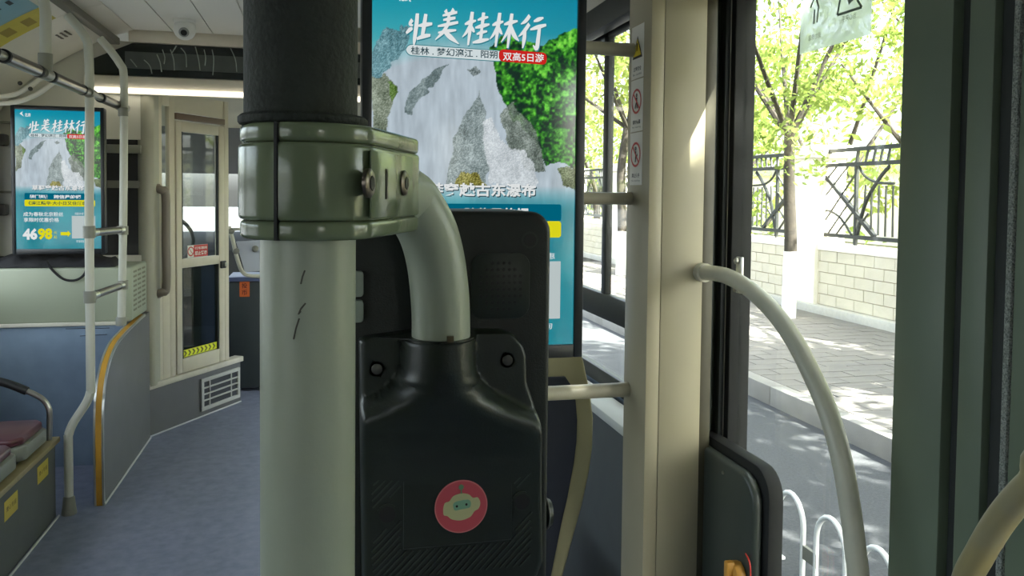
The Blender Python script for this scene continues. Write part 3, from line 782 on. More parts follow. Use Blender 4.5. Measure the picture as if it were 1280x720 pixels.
# ================================================================== PILLAR, BARS, DOOR (right)
pil = root('trim_8', (0.71, 1.53, 0), 'beige pillar beside the middle door carrying three warning stickers', None, kind='structure')
PILM = mat('beige pillar cladding', (160, 152, 126), 0.42, vary=0.06, vscale=4)
def PY(px, py=300, y=1.44): return P(px, py, Y=y)
xa = 0.617; xs = PY(827).x; xe = PY(879).x; xb = PY(894).x
G().box(xa, xs-0.0003, 1.4405, 1.555, 0.0, CZ-0.1).build('corner_cladding', PILM, pil, bevel=0.0015, seg=2)
G().box(xs+0.0003, xe, 1.440, 1.60, 0.0, CZ-0.1).build('face_cladding', PILM, pil, bevel=0.0015, seg=2)
G().box(xe+0.001, xb, 1.446, 1.60, 0.0, CZ-0.1).build('edge_strip', BROWN, pil, bevel=0.003)
G().box(xa+0.012, xa+0.03, 1.556, 1.576, 0.0, CZ-0.1).build('edge_strip', PILM, pil, bevel=0.003)

# warning stickers on the side of the pillar (plane x = xa, facing -x): right = -Y, up = Z
STK = mat('white sticker vinyl', (222, 220, 210), 0.4); SRED = mat('sticker red', (190, 44, 40), 0.45); SYEL = mat('sticker yellow', (214, 190, 40), 0.45); SGRN = mat('sticker grey ink', (60, 64, 60), 0.5)
yA, yB = P(789, 130, X=xa).y, P(804, 130, X=xa).y
rt, up_ = Vector((0, -1, 0)), Vector((0, 0, 1)); nrm = Vector((-1, 0, 0))
tops = [P(796, 32, X=xa).z, P(796, 99, X=xa).z, P(796, 165, X=xa).z, P(796, 232, X=xa).z]
def ring(g, c, r1, r2, r, u, n=28):
    vs = [c+r*(math.cos(2*math.pi*k/n)*r1)+u*(math.sin(2*math.pi*k/n)*r1) for k in range(n)]+[c+r*(math.cos(2*math.pi*k/n)*r2)+u*(math.sin(2*math.pi*k/n)*r2) for k in range(n)]
    g.poly(vs, [(k, (k+1) % n, n+(k+1) % n, n+k) for k in range(n)])
for k, (lab, cap, eng) in enumerate([('white sticker with yellow warning triangle on the beige pillar', '注意安全', 'Be careful'),
                                ('white sticker with red no leaning circle, middle of three on the pillar', '请勿倚靠', 'No leaning'),
                                ('white sticker with red circle, lowest of three on the pillar', '禁止伸手', 'No reaching')]):
    zt, zb2 = tops[k]-0.0012, tops[k+1]+0.0012; w = yA-yB; h = zt-zb2
    o = root('warning_sticker', (xa-0.0002, (yA+yB)/2, zb2), lab, 'sticker', 'warning stickers on the pillar')
    flat('backing', [(xa, yA, zb2), (xa, yB, zb2), (xa, yB, zt), (xa, yA, zt)], nrm, 0.0002, STK, o)
    c = Vector((xa-0.0010, (yA+yB)/2, zt-h*0.42))
    if k == 0:
        a = w*0.40
        tri = lambda s, l: [c+nrm*l+rt*(-a*s)+up_*(-a*0.85*s), c+nrm*l+rt*(a*s)+up_*(-a*0.85*s), c+nrm*l+up_*(a*0.95*s)]
        G().poly(tri(1, 0), [(0, 1, 2)]).build('triangle_edge', INK, o, smooth=False)
        G().poly(tri(.78, .0004), [(0, 1, 2)]).build('triangle', SYEL, o, smooth=False)
        flat('exclamation_mark', [c+rt*(x*a)+up_*(z*a) for x, z in [(-.10, .35), (.10, .35), (.05, -.28), (-.05, -.28)]], nrm, .0008, INK, o)
    else:
        g = G(); r = w*0.40
        # dark pictogram: head, body, limb
        ring(g, c+up_*r*.48+nrm*.0003, .001, r*.16, rt, up_, 12)
        build_pts = [(-.16, .3), (.16, .3), (.10, -.1), (.30, -.55), (.12, -.6), (0, -.2), (-.2, -.6), (-.34, -.5), (-.14, -.05)] if k == 1 else [(-.08, .3), (.10, .3), (.08, -.1), (.34, .1), (.36, -.1), (.10, -.35), (.06, -.6), (-.16, -.6)]
        g.poly([c+nrm*.0003+rt*(x*r)+up_*(z*r) for x, z in build_pts], [tuple(range(len(build_pts)))])
        g.build('pictogram', INK, o, smooth=False)
        g = G(); ring(g, c+nrm*.0006, r*.82, r, rt, up_)
        d1 = (rt*.707-up_*.707); d2 = (rt*.707+up_*.707)
        g.poly([c+nrm*.0006-d1*r*.85-d2*r*.08, c+nrm*.0006+d1*r*.85-d2*r*.08, c+nrm*.0006+d1*r*.85+d2*r*.08, c+nrm*.0006-d1*r*.85+d2*r*.08], [(0, 1, 2, 3)])
        g.build('prohibition_ring', SRED, o, smooth=False)
    text('caption_lettering', cap, Vector((xa, yA-w*.18, zb2+h*.14)), rt, up_, h*.085, SGRN, o, width=w*.64, bold=.02, lift=.0009)
    text('caption_lettering', eng, Vector((xa, yA-w*.15, zb2+h*.06)), rt, up_, h*.04, SGRN, o, width=w*.7, lift=.0009)

# transverse bars of the screen at the door
BARM = mat('warm grey painted bar', (176, 170, 146), 0.35, vary=0.06)
for py, rr, lab in [(61, 0.0135, 'uppermost of three horizontal bars running from the beige pillar behind the big screen'),
                    (248, 0.0125, 'middle horizontal bar running from the beige pillar behind the big screen'),
                    (488, 0.0145, 'lowest horizontal bar, below the big screen, joining the beige pillar')]:
    z = P(760, py, Y=1.53).z
    o = root('grab_bar', (0.3, 1.53, z), lab, 'grab bar', 'bars of the door screen')
    G().tube([(0.0, 1.53, z), (xa-0.008, 1.53, z)], rr, 18).build('tube', BARM, o)
    G().tube([(xa-0.02, 1.53, z), (xa-0.001, 1.53, z)], rr*1.04, 18).build('end_collar', BARM, o)
G().tube([(0.0, 1.53, 0.0), (0.0, 1.53, CZ)], 0.019, 18).build('stanchion_pole', POLE, label='white upright hidden behind the ticket validator carrying the horizontal bars', cat='pole')

# middle door: two leaves, glass between dark stiles, closed
DX0, DX1 = 0.800, 0.845
def wy(px, x=DX0, py=300): return P(px, py, X=x).y
y_j = wy(893); y_g0 = wy(940, DX1); y_g1 = wy(1121)
dr = root('door_1', (0.82, 0.8, 0), 'closed dark framed double glass middle door', None, kind='structure')
ZG0, ZG1 = 0.16, 1.74
leafA = [(y_j-0.004, y_g0+0.03)]
G().box(DX0-0.03, DX1, y_g0+0.045, y_j+0.03, 0.02, 1.80).build('jamb', mat('dark jamb paint', (44, 52, 42), 0.5, vary=.1), dr, bevel=0.006)
G().box(DX0-0.01, DX1, y_g0+0.022, y_g0+0.044, 0.02, 1.80).build('seal_strip', RUBBER, dr, bevel=0.004)
G().box(DX0, DX1, y_g0, y_g0+0.020, 0.02, 1.80).build('stile', mat('matt black door seal', (16, 18, 16), 0.8), dr, bevel=0.003)
ys1 = [(wy(1183), y_g1, DX0, DOORM, 'stile'), (wy(1204), wy(1185), DX0+0.012, RUBBER, 'seal_strip'), (wy(1238), wy(1206), DX0-0.004, DOORM, 'stile'), (wy(1262), wy(1240), DX0+0.004, RUBBER, 'seal_strip')]
for a, b_, x, m, nm in ys1: G().box(x, DX1, a, b_, 0.02, 1.80).build(nm, m, dr, bevel=0.003)
y_b = wy(1262)
# pale brush between the leaves
brm = mat('pale speckled brush pile', (196, 200, 192), 0.9, rgb2=(96, 104, 98), vscale=500, bump=0.8, bscale=500)
G().box(DX0-0.006, DX0+0.012, wy(1271), y_b-0.001, 0.02, 1.80).build('brush_strip', brm, dr, bevel=0.002)
G().box(DX0-0.004, DX1, 0.62, wy(1272), 0.02, 1.80).build('stile', DOORM, dr, bevel=0.003)
G().box(DX0-0.05, DX1, 0.10, 0.16, 0.02, 1.80).build('jamb', DOORM, dr, bevel=0.004)
for a, b_ in ((y_g1, y_g0), (0.16, 0.62)):
    G().box(DX0, DX1, a, b_, 0.02, ZG0).build('rail', DOORM, dr, bevel=0.003)
    G().box(DX0, DX1, a, b_, ZG1, 1.80).build('rail', DOORM, dr, bevel=0.003)
    G().box(DX0+0.02, DX0+0.026, a, b_, ZG0, ZG1).build('pane', GLASS, dr, smooth=False)
G().box(DX0-0.05, RX+0.06, 0.1, 1.47, -0.12, 0.02).build('sill', ALU, dr, smooth=False)

# sticker on the door glass, read from outside
stm = bpy.data.materials.new('translucent glass sticker'); stm.use_nodes = True
nt = stm.node_tree; nt.nodes.clear(); o_ = nt.nodes.new('ShaderNodeOutputMaterial'); m1 = nt.nodes.new('ShaderNodeMixShader'); m2 = nt.nodes.new('ShaderNodeMixShader')
tl = nt.nodes.new('ShaderNodeBsdfTranslucent'); df = nt.nodes.new('ShaderNodeBsdfDiffuse'); tp = nt.nodes.new('ShaderNodeBsdfTransparent')
tl.inputs[0].default_value = (.78, .88, .84, 1); df.inputs[0].default_value = (.76, .86, .82, 1); m1.inputs[0].default_value = .5; m2.inputs[0].default_value = .3
nt.links.new(tl.outputs[0], m1.inputs[1]); nt.links.new(df.outputs[0], m1.inputs[2]); nt.links.new(m1.outputs[0], m2.inputs[1]); nt.links.new(tp.outputs[0], m2.inputs[2]); nt.links.new(m2.outputs[0], o_.inputs[0])
SX = DX0+0.0195
gs = root('glass_sticker', (SX, wy(1045), P(1000, 68, X=SX).z), 'pale translucent warning sticker at the top of the door glass', 'sticker')
c0, c1 = P(1000, 68, X=SX), P(1089, 43, X=SX); zs_ = (c0.z+c1.z)/2
flat('film', [(SX, c0.y, zs_), (SX, c1.y, zs_), (SX, c1.y, zs_+.115), (SX, c0.y, zs_+.115)], (-1, 0, 0), .0, stm, gs, thick=.0005)
SINK = mat('faded sticker print', (120, 132, 120), .6)
def SP(px, py): return P(px, py, X=SX)+Vector((-.0012, 0, 0))
def stroke(name, pts, w, m, par):
    g = G(); 
    for a, b_ in zip(pts[:-1], pts[1:]): g.bar(a, b_, w, up=(1, 0, 0), h=.0004)
    g.build(name, m, par, smooth=False)
A_, B_, C_ = SP(1047.5, 19), SP(1078, 9), SP(1056, -28)
stroke('triangle', [A_, B_, C_, A_], .0042, SINK, gs)
stroke('pictogram', [SP(1061, 3), SP(1068, -4)], .009, SINK, gs)
stroke('pictogram', [SP(1014, 10), SP(1020, -6), SP(1024, 8), SP(1022, 28)], .0035, SINK, gs)
stroke('pictogram', [SP(1020, -6), SP(1023, -24)], .009, SINK, gs); stroke('pictogram', [SP(1019, 12), SP(1018, 30)], .0035, SINK, gs)
text('sticker_lettering', '当心夹手', SP(1072, 22.5)+Vector((-.0006, 0, 0)), (0, 1, 0), (0, 0, 1), .010, SINK, gs, width=.036, lift=-.0008)
text('sticker_lettering', '请勿倚靠', SP(1028, 47)+Vector((-.0006, 0, 0)), (0, 1, 0), (0, 0, 1), .010, SINK, gs, width=.036, lift=-.0008)

# curved handrail on the front leaf
RAILM = mat('pale grey rail coat', (188, 186, 168), 0.35, vary=0.10, vscale=20)
RAILY = mat('worn yellow grey rail coat', (150, 136, 88), 0.35, rgb2=(132, 128, 108), vscale=12)
XR = 0.735
hr1 = root('door_handrail', (XR, 1.2, 0.5), 'pale curved handrail crossing the front door leaf', 'handrail', 'curved handrails of the middle door')
yj = P(884, 341, X=XR).y
pts = [Vector((XR-.004, yj+.012, P(884, 341, X=XR).z))]+[P(a, b_, X=XR) for a, b_ in [(905, 344), (932, 358), (962, 384), (990, 421), (1014, 466), (1036, 517), (1052, 574), (1062, 630), (1069, 685), (1073, 730)]]
last = pts[-1]; pts += [last+Vector((0, -.004, -.12)), last+Vector((0.01, -.006, -.40)), last+Vector((0.05, -.006, -.46)), last+Vector((0.064, -.006, -.47))]
G().tube(spline(pts, 6), 0.0148, 18).build('rail_tube', RAILM, hr1)
pe = pts[0]
G().tube([pe+Vector((0, -.012, 0)), pe+Vector((0, .012, 0))], 0.0185, 20).build('end_collar', RAILM, hr1)
pm = P(911, 344, X=XR)
G().obox(pm+Vector((.022, 0, 0)), (.003, 0, 0), (0, .010, 0), (0, 0, .034)).build('bracket_plate', ALU, hr1, bevel=.002)
for s in (-1, 1): G().lathe([(.006, 0), (.006, .004), (.003, .006)], pm+Vector((.018, .002, s*.026)), (-1, 0, 0), 12).build('bolt', STEEL, hr1)
# mirrored handrail on the rear leaf
XR2 = 0.70
hr2 = root('door_handrail', (XR2, .6, .5), 'yellowed curved handrail at the lower right corner of the view', 'handrail', 'curved handrails of the middle door')
q = [P(a, b_, X=XR2) for a, b_ in [(1205, 735), (1226, 690), (1254, 645), (1292, 603), (1340, 567)]]
q = [q[0]+Vector((.06, .02, -.40)), q[0]+Vector((.01, .022, -.36)), q[0]+Vector((0, .018, -.1))]+q+[Vector((XR2, .30, q[-1].z+.03)), Vector((XR2, .18, q[-1].z+.035))]
G().tube(spline(q, 6), 0.0148, 18).build('rail_tube', RAILY, hr2)
G().tube([Vector((XR2, .19, q[-1].z)), Vector((XR2, .16, q[-1].z))], .019, 18).build('end_collar', RAILM, hr2)

# door control box low on the pillar with orange valve knob
XC = 0.748
cb = root('door_control_box', (0.75, 1.28, 0.02), 'dark rounded door control box with orange knob at the foot of the pillar', 'control box')
za = P(935, 566, X=.79).z
def cbpts(x, ins):
    y1 = y_j-.002-ins*.3; y0 = P(980, 640, X=.798).y+ins; zt = za-ins
    r = .05; out = [(x, y1, .03), (x, y1, zt)]
    for k in range(7):
        a = math.radians(90-15*k); out.append((x, y0+r-r*math.cos(a), zt-r+r*math.sin(a)))
    out.append((x, y0, .03)); return out
BOXM = mat('dark grey green control box', (62, 68, 62), .38, vary=.12, vscale=8)
G().prism(cbpts(XC+.02, 0), (.03, 0, 0)).build('housing', mat('matt black door seal', (16, 18, 16), 0.8), cb, bevel=.004)
G().prism(cbpts(XC, .016), (.0205, 0, 0)).build('cover', BOXM, cb, bevel=.008, seg=3)
kc = P(914, 712, X=XC-.02)
ORG = mat('orange valve plastic', (206, 150, 62), .4, vary=.1)
kn = G().lathe([(.010, 0), (.022, .002), (.023, .012), (.020, .018), (.012, .021)], kc+Vector((.0195, 0, -.008)), (-1, 0, 0), 10).build('valve_knob', ORG, cb)
G().obox(kc+Vector((-.004, 0, -.004)), (.008, 0, 0), (0, .007, 0), (0, 0, .02)).build('knob_grip', ORG, kn, bevel=.003)
RED = mat('red cord', (196, 52, 40), .5)
G().tube(spline([P(932, 692, X=XC-.004), P(936, 700, X=XC-.006), P(938, 712, X=XC-.006), P(938, 740, X=XC-.005)], 5), .0014, 8).build('red_cord', RED, cb)
G().lathe([(.004, 0), (.003, .003)], P(904, 591, X=XC)+Vector((.001, 0, 0)), (-1, 0, 0), 10).build('bolt', STEEL, cb)

# ================================================================== TICKET VALIDATOR AND ITS POLE
PX, PYY = -0.005, 0.366
zT, zB = P(386, 153, Y=.345).z, P(386, 301, Y=.345).z
fp_ = root('stanchion_pole', (PX, PYY, 0), 'white stanchion in the foreground with black rubber sleeve above the clamp', 'pole')
G().tube([(PX, PYY, 0.0), (PX, PYY, zT)], 0.0207, 40).build('pole_tube', POLE, fp_)
sl = G().tube([(PX-.003, PYY, zT+.004), (PX-.003, PYY, CZ)], 0.0243, 40).build('rubber_sleeve', SLEEVE, fp_)
G().lathe([(.0270, 0), (.0278, .001), (.0278, .003), (.0265, .0042)], (PX-.002, PYY, zT), (0, 0, 1), 40).build('sleeve_lip', SLEEVE, sl)
SCUFF = mat('dark scuff', (86, 84, 74), .7)
def on_pole(px, py):  # point on the near side of the tube along the view ray
    d = ray(px, py); o2 = Vector((EYE.x-PX, EYE.y-PYY)); a = d.x**2+d.y**2; b2 = o2.x*d.x+o2.y*d.y; c2 = o2.x**2+o2.y**2-.0208**2
    t = (-b2-math.sqrt(b2*b2-a*c2))/a; return EYE+d*t
for pp in ([(381, 338), (378, 346), (376, 355)], [(382, 379), (376, 386), (373, 393), (376, 389)], [(374, 398), (370, 410), (367, 424)]):
    G().tube([on_pole(*a) for a in pp], .00035, 6).build('scuff_mark', SCUFF, fp_)
# clamp: hull of the collar and the arm socket
cp = root('pole_clamp', (PX, PYY, zB), 'green grey cast clamp with two socket screws joining pole and arm', 'clamp')
A0 = Vector((PX+.001, PYY)); r0 = .0305; A1 = P(487, 230, Y=.428); A1 = Vector((A1.x-.004, A1.y)); r1 = .0195
dv = A1-A0; L_ = dv.length; th = math.atan2(dv.y, dv.x); al = math.acos((r0-r1)/L_)
def hull(k, n=26):
    out = []
    for i in range(n+1):
        a = th+al+(2*math.pi-2*al)*i/n; out.append((A0.x+r0*k*math.cos(a), A0.y+r0*k*math.sin(a)))
    for i in range(11):
        a = th-al+2*al*i/10; out.append((A1.x+(r1*k+.0*1)*math.cos(a), A1.y+r1*k*math.sin(a)))
    return out
def slab(z0, z1, k, name, bev):
    return G().prism([(x, y, z0) for x, y in hull(k)], (0, 0, z1-z0)).build(name, CLAMPM, cp, bevel=bev, seg=3, angle=50)
hz_ = zT-zB
slab(zB+hz_*.17, zT-hz_*.17, 1.0, 'clamp_body', .002)
slab(zB+hz_*.005, zB+hz_*.169, .975, 'clamp_rim', .002)
slab(zT-hz_*.169, zT-hz_*.005, .975, 'clamp_rim', .002)
# split line
an = None
d = ray(345, 230); o2 = Vector((EYE.x-A0.x, EYE.y-A0.y)); a = d.x**2+d.y**2; b2 = o2.x*d.x+o2.y*d.y; c2 = o2.x**2+o2.y**2-r0**2
t = (-b2-math.sqrt(b2*b2-a*c2))/a; sp_ = EYE+d*t; nn_ = Vector((sp_.x-A0.x, sp_.y-A0.y, 0)).normalized(); tt = Vector((-nn_.y, nn_.x, 0))
G().obox(Vector((sp_.x, sp_.y, (zT+zB)/2))-nn_*.0016, nn_*.0022, tt*.0007, (0, 0, hz_*.49)).build('split_seam', RUBBER, cp, smooth=False)
# near flank of the clamp: direction and normal
fd_ = Vector((math.cos(th), math.sin(th), 0)); a_t = th-al
fn = Vector((math.cos(a_t), math.sin(a_t), 0))
q0 = Vector((A0.x+r0*fn.x, A0.y+r0*fn.y, 0)); q1 = Vector((A1.x+r1*fn.x, A1.y+r1*fn.y, 0)); qd = (q1-q0).normalized()
def flank(px, py):
    dd = ray(px, py); t2 = (q0-EYE).dot(fn)/dd.dot(fn); return EYE+dd*t2
pl = [flank(462, 187), flank(514, 197), flank(514, 268), flank(462, 273)]
G().prism([p+fn*.0 for p in pl], fn*.0009).build('raised_pad', CLAMPM, cp, bevel=.0004)
for px_, py_ in ((458, 229), (502, 229)):
    p = flank(px_, py_)
    s_ = G().lathe([(.0062, 0), (.0062, .0016), (.0052, .0024), (.0034, .0024)], p, fn, 22).build('socket_screw', DARKSTEEL, cp)
    G().disc(p+fn*.0022, fn, .0032, .0006, 6).build('hex_socket', INK, s_)
p = flank(480.5, 230)
G().obox(p+fn*.0008, fn*.0006, qd*.0013, (0, 0, .0068)).build('slot', mat('slot shade brown', (70, 68, 56), .6), cp, smooth=False)
# arm: leaves the clamp, bends down into the bracket
YV = 0.474                                   # validator rear face
arm_x = P(551, 430, Y=.455)
arm_pts = [Vector((A1.x-fd_.x*.01, A1.y-fd_.y*.01, P(490, 236, Y=.43).z)), P(507, 247, Y=.445), P(523, 267, Y=.450), P(535, 290, Y=.453), P(543, 318, Y=.455), P(548, 350, Y=.455), P(551, 392, Y=.455), P(551, 436, Y=.455)]
arm = G().tube(spline(arm_pts, 8), 0.0168, 30).build('bent_arm', POLE, label='white bent tube arm running from the clamp down to the ticket validator', cat='arm')

va = root('ticket_validator', (P(560, 700, Y=YV).x, YV+.05, P(560, 740, Y=YV).z-.04), 'black ticket validator hung on the foreground pole with a round pink sticker', 'validator')
vx0, vx1 = P(436, 500, Y=YV).x, P(688, 400, Y=YV).x
vz1 = P(600, 264, Y=YV).z; vz0 = P(600, 800, Y=YV).z
def rrect(x0, x1, z0, z1, y, r, n=6):
    out = []
    for cx, cz_, a0 in ((x1-r, z1-r, 0), (x0+r, z1-r, 90), (x0+r, z0+r, 180), (x1-r, z0+r, 270)):
        for k in range(n+1):
            a = math.radians(a0+90*k/n); out.append((cx+r*math.cos(a), y, cz_+r*math.sin(a)))
    return out
G().prism(rrect(vx0, vx1, vz0, vz1, YV, .013), (0, .085, 0)).build('housing', VALID, va, bevel=.0035, seg=3)
V = lambda px, py, y=YV: P(px, py, Y=y)
# speaker grille
gc0, gc1 = V(588, 399), V(662, 316)
sg = G().prism(rrect(gc0.x, gc1.x, gc0.z, gc1.z, YV-.0014, .008), (0, .0016, 0)).build('speaker_grille', BRACK, va, bevel=.0006)
g = G()
for i in range(8):
    for j in range(8):
        x = gc0.x+.006+(gc1.x-gc0.x-.012)*i/7; z = gc0.z+.006+(gc1.z-gc0.z-.012)*j/7
        if abs(i-3.5)+abs(j-3.5) < 6: g.disc((x, YV-.0013, z), (0, -1, 0), .0010, .0004, 8)
g.build('grille_holes', INK, sg, smooth=False, kind='stuff')
for (a, b_, r) in [(662, 300, .0048)]:
    h_ = G().lathe([(r, 0), (r*1.1, .0006), (r*.85, .0006)], V(a, b_)+Vector((0, .0002, 0)), (0, -1, 0), 20).build('bolt_hole', BRACK, va)
    G().disc(V(a, b_)+Vector((0, -.0003, 0)), (0, -1, 0), r*.85, .0004, 20).build('bolt_hole_bore', INK, h_)
PADM = mat('pale grey rubber pad', (150, 160, 146), .5)
for (a, b_) in ((338, 370), (374, 402)):
    p0, p1 = V(432, b_), V(454, a); G().prism(rrect(p0.x, p1.x, p0.z, p1.z, YV-.006, .002), (0, .006, 0)).build('pale_pad', PADM, va, bevel=.001)
# key lock on the right edge
p = V(690, 640, YV+.012)
kl = G().lathe([(.0085, 0), (.0095, .003), (.008, .006), (.004, .0065)], Vector((vx1-.001, p.y, p.z)), (1, 0, 0), 20).build('key_lock', BRACK, va)
G().tube([Vector((vx1+.002, p.y, p.z))+Vector((0, math.cos(t_)*.0095, math.sin(t_)*.0095)) for t_ in np.linspace(0, 2*math.pi, 25)], .0006, 6).build('lock_rim', STEEL, kl)
# bracket as a sculpted shell: rows from top to bottom, height field towards the viewer
def lerp(x, xs, ys): return float(np.interp(x, xs, ys))
YBK = YV-.002
rows, cols = 74, 66
vs = []
for i in range(rows+1):
    py = 411+(724-411)*i/rows
    Lp = lerp(py, [411, 414, 419, 424, 724], [520, 500, 458, 448, 452]); Rp = lerp(py, [411, 416, 430, 444, 478, 492, 510, 540, 690, 708, 718, 724], [626, 640, 653, 657, 658, 663, 669, 673, 675, 668, 655, 640])
    for j in range(cols+1):
        px = Lp+(Rp-Lp)*j/cols
        base = .007
        hw = lerp(py, [411, 430, 455, 470, 485, 500, 512, 530, 724], [44, 44, 45, 52, 68, 98, 125, 165, 190])  # half width of swelling
        hgt = lerp(py, [411, 413, 415, 450, 475, 500, 530, 560, 600, 724], [.0, .0, .0325, .0325, .030, .022, .0135, .0090, .0065, .0060])
        pq = P(px, py, Y=YBK); u = abs(pq.x-arm_x.x)/(hw*.000487)
        soft = lerp(py, [411, 450, 500, 540, 724], [2.2, 2.2, 2.8, 5, 9])
        hmt = hgt*max(0, 1-min(u, 1)**soft)**(.5 if py < 470 else .8)
        edge = min(abs(px-Lp), abs(Rp-px), max(0, (724-py)))
        base *= min(1, edge/4)**.5 if edge < 4 else 1
        if py < 416: base *= min(1, (py-410)/5)
        p = P(px, py, Y=YBK); vs.append(Vector((p.x, YBK-base-hmt, p.z)))
fs = []
for i in range(rows):
    for j in range(cols):
        a = i*(cols+1)+j; fs.append((a, a+1, a+cols+2, a+cols+1))
# back face ring
n0 = len(vs)
rim = [j for j in range(cols+1)]+[i*(cols+1)+cols for i in range(1, rows+1)]+[rows*(cols+1)+j for j in range(cols-1, -1, -1)]+[i*(cols+1) for i in range(rows-1, 0, -1)]
for k in rim: vs.append(Vector((vs[k].x, YV+.001, vs[k].z)))
for k in range(len(rim)): fs.append((rim[k], rim[(k+1) % len(rim)], n0+(k+1) % len(rim), n0+k))
bk = G().poly(vs, fs).build('rear_bracket', BRACK, va, angle=60)
# collar around the arm
ac = P(551, 427, Y=.455)
G().lathe([(.0172, -.002), (.0190, -.001), (.0190, .0006), (.0172, .0006)], Vector((ac.x, .455, P(551, 415, Y=YBK).z)), (0, 0, 1), 36).build('arm_collar', BRACK, bk)
p = P(563, 424, Y=.437); G().obox(p, (.0018, 0, 0), (0, .001, 0), (0, 0, .0016)).build('arm_notch', mat('notch brown', (92, 80, 52), .6), bk, smooth=False)
YS = YBK-.007
for (a, b_) in ((471, 461), (634, 450)):
    p = P(a, b_, Y=YS); s_ = G().lathe([(.0052, 0), (.0056, .0008), (.0046, .0008), (.0040, .0003)], Vector((p.x, YS+.0004, p.z)), (0, -1, 0), 20).build('corner_screw', BRACK, bk)
    G().lathe([(.0032, 0), (.0032, .0012), (.0018, .0018)], Vector((p.x, YS, p.z)), (0, -1, 0), 14).build('screw_head', mat('dark zinc', (84, 84, 80), .35, metal=.6), s_)
YF_ = YBK-.0130
for (a, b_) in ((484, 642), (652, 626)):
    p = P(a, b_, Y=YF_); s_ = G().lathe([(.0056, -.002), (.0062, .0010), (.0048, .0012)], Vector((p.x, YF_-.0004, p.z)), (0, -1, 0), 22).build('screw_well', BRACK, bk)
    G().disc(Vector((p.x, YF_-.0010, p.z)), (0, -1, 0), .0047, .0007, 22).build('well_bore', INK, s_)
for (a, b_) in ((516, 675), (624, 593)):
    p = P(a, b_, Y=YF_); G().lathe([(.0018, 0), (.0014, .0007), (.0004, .0009)], Vector((p.x, YF_+.0002, p.z)), (0, -1, 0), 10).build('rivet', mat('dull rivet', (110, 112, 106), .4, metal=.5), bk)
# label field and diagonal grip ribs
l0, l1 = P(504, 686, Y=YF_), P(640, 575, Y=YF_)
x0_, x1_, z0_, z1_ = l0.x, l1.x, l0.z, l1.z
EDGE = mat('pale moulding edge', (74, 82, 78), .4)  # paler than the bracket, for two edges of the label field
G().prism(rrect(x0_, x1_, z0_, z1_, YF_-.0008, .001, 3), (0, .001, 0)).build('label_field', BRACK, bk, bevel=.0003, seg=1)
for a, b_ in (((x0_, z0_), (x1_, z0_)), ((x0_, z0_), (x0_, z1_))):
    G().tube([(a[0], YF_-.0009, a[1]), (b_[0], YF_-.0009, b_[1])], .00018, 5).build('field_edge', EDGE, bk)
fx0, fx1, fz0, fz1 = P(464, 716, Y=YF_).x, P(664, 716, Y=YF_).x, P(560, 716, Y=YF_).z, P(560, 556, Y=YF_).z
sl_ = 1.0
RIBM = mat('rib moulding', (62, 70, 62), .4)
for k in range(-14, 26):
    xk = fx0+k*.0042
    segs = []; cur = None
    for t_ in np.linspace(fz0, fz1, 60):
        x = xk+(t_-fz0)*sl_
        ok = fx0 < x < fx1 and not (x0_-.001 < x < x1_+.001 and z0_-.001 < t_ < z1_+.001)
        for (a, b_) in ((484, 642), (652, 626)):
            p = P(a, b_, Y=YF_)
            if (x-p.x)**2+(t_-p.z)**2 < .0085**2: ok = False
        if ok: cur = (cur or [])+[(x, t_)]
        elif cur: segs.append(cur); cur = None
    if cur: segs.append(cur)
    for s_ in segs:
        if len(s_) > 4: G().bar((s_[0][0], YF_-.0001, s_[0][1]), (s_[-1][0], YF_-.0001, s_[-1][1]), 0.0008, up=(0, 1, 0), h=.0020).build('grip_rib', RIBM, bk, smooth=False)
# pink round sticker with a cream cloud shaped robot emblem: visor, eyes, antenna
sc_ = P(576.5, 633, Y=YF_-.0012); Rr = (P(610, 633, Y=YF_).x-P(544, 633, Y=YF_).x)/2
ps = root('round_sticker', sc_, 'round pink sticker with cream cloud shaped robot emblem on the black validator', 'sticker')
PINK = mat('pink sticker vinyl', (222, 92, 104), .45, vary=.06); CRM = mat('cream sticker ink', (214, 212, 160), .5); TEA = mat('teal sticker ink', (140, 190, 160), .5); SAGE = mat('sage sticker ink', (120, 160, 120), .5); ROSE = mat('rose rim ink', (232, 132, 136), .45)
G().disc(sc_+Vector((0, .0003, 0)), (0, -1, 0), Rr, .0004, 48).build('disc', PINK, ps)
g = G(); ring(g, sc_+Vector((0, -.0002, 0)), Rr*.955, Rr*.995, Vector((1, 0, 0)), Vector((0, 0, 1)), 48); g.build('rim', ROSE, ps, smooth=False)
def blob(pts, m, name, l):
    sp2 = spline([(x, 0, z) for x, z in pts+[pts[0]]], 6)[:-1]
    G().poly([sc_+Vector((p.x*Rr, -l, p.z*Rr)) for p in sp2], [tuple(range(len(sp2)))]).build(name, m, ps, smooth=False)
blob([(-.68, -.02), (-.62, .18), (-.45, .24), (-.30, .42), (0, .50), (.28, .44), (.44, .30), (.62, .30), (.72, .10), (.66, -.12), (.50, -.22), (.34, -.42), (.0, -.52), (-.34, -.46), (-.52, -.32), (-.66, -.26)], CRM, 'cloud_badge', .0003)
blob([(-.30, .0), (-.31, .12), (-.22, .20), (.0, .24), (.24, .25), (.34, .18), (.36, .06), (.30, -.06), (.0, -.10), (-.24, -.12)], TEA, 'badge_visor', .0005)
for x in (-.17, .19): G().disc(sc_+Vector((x*Rr, -.0005, .05*Rr+x*.12*Rr)), (0, -1, 0), Rr*.045, .0002, 10).build('badge_eye', INK, ps)
blob([(-.10, .68), (-.10, .78), (-.02, .84), (.07, .80), (.08, .70), (.02, .62), (.02, .50), (-.03, .50), (-.03, .62)], SAGE, 'badge_antenna', .0004)

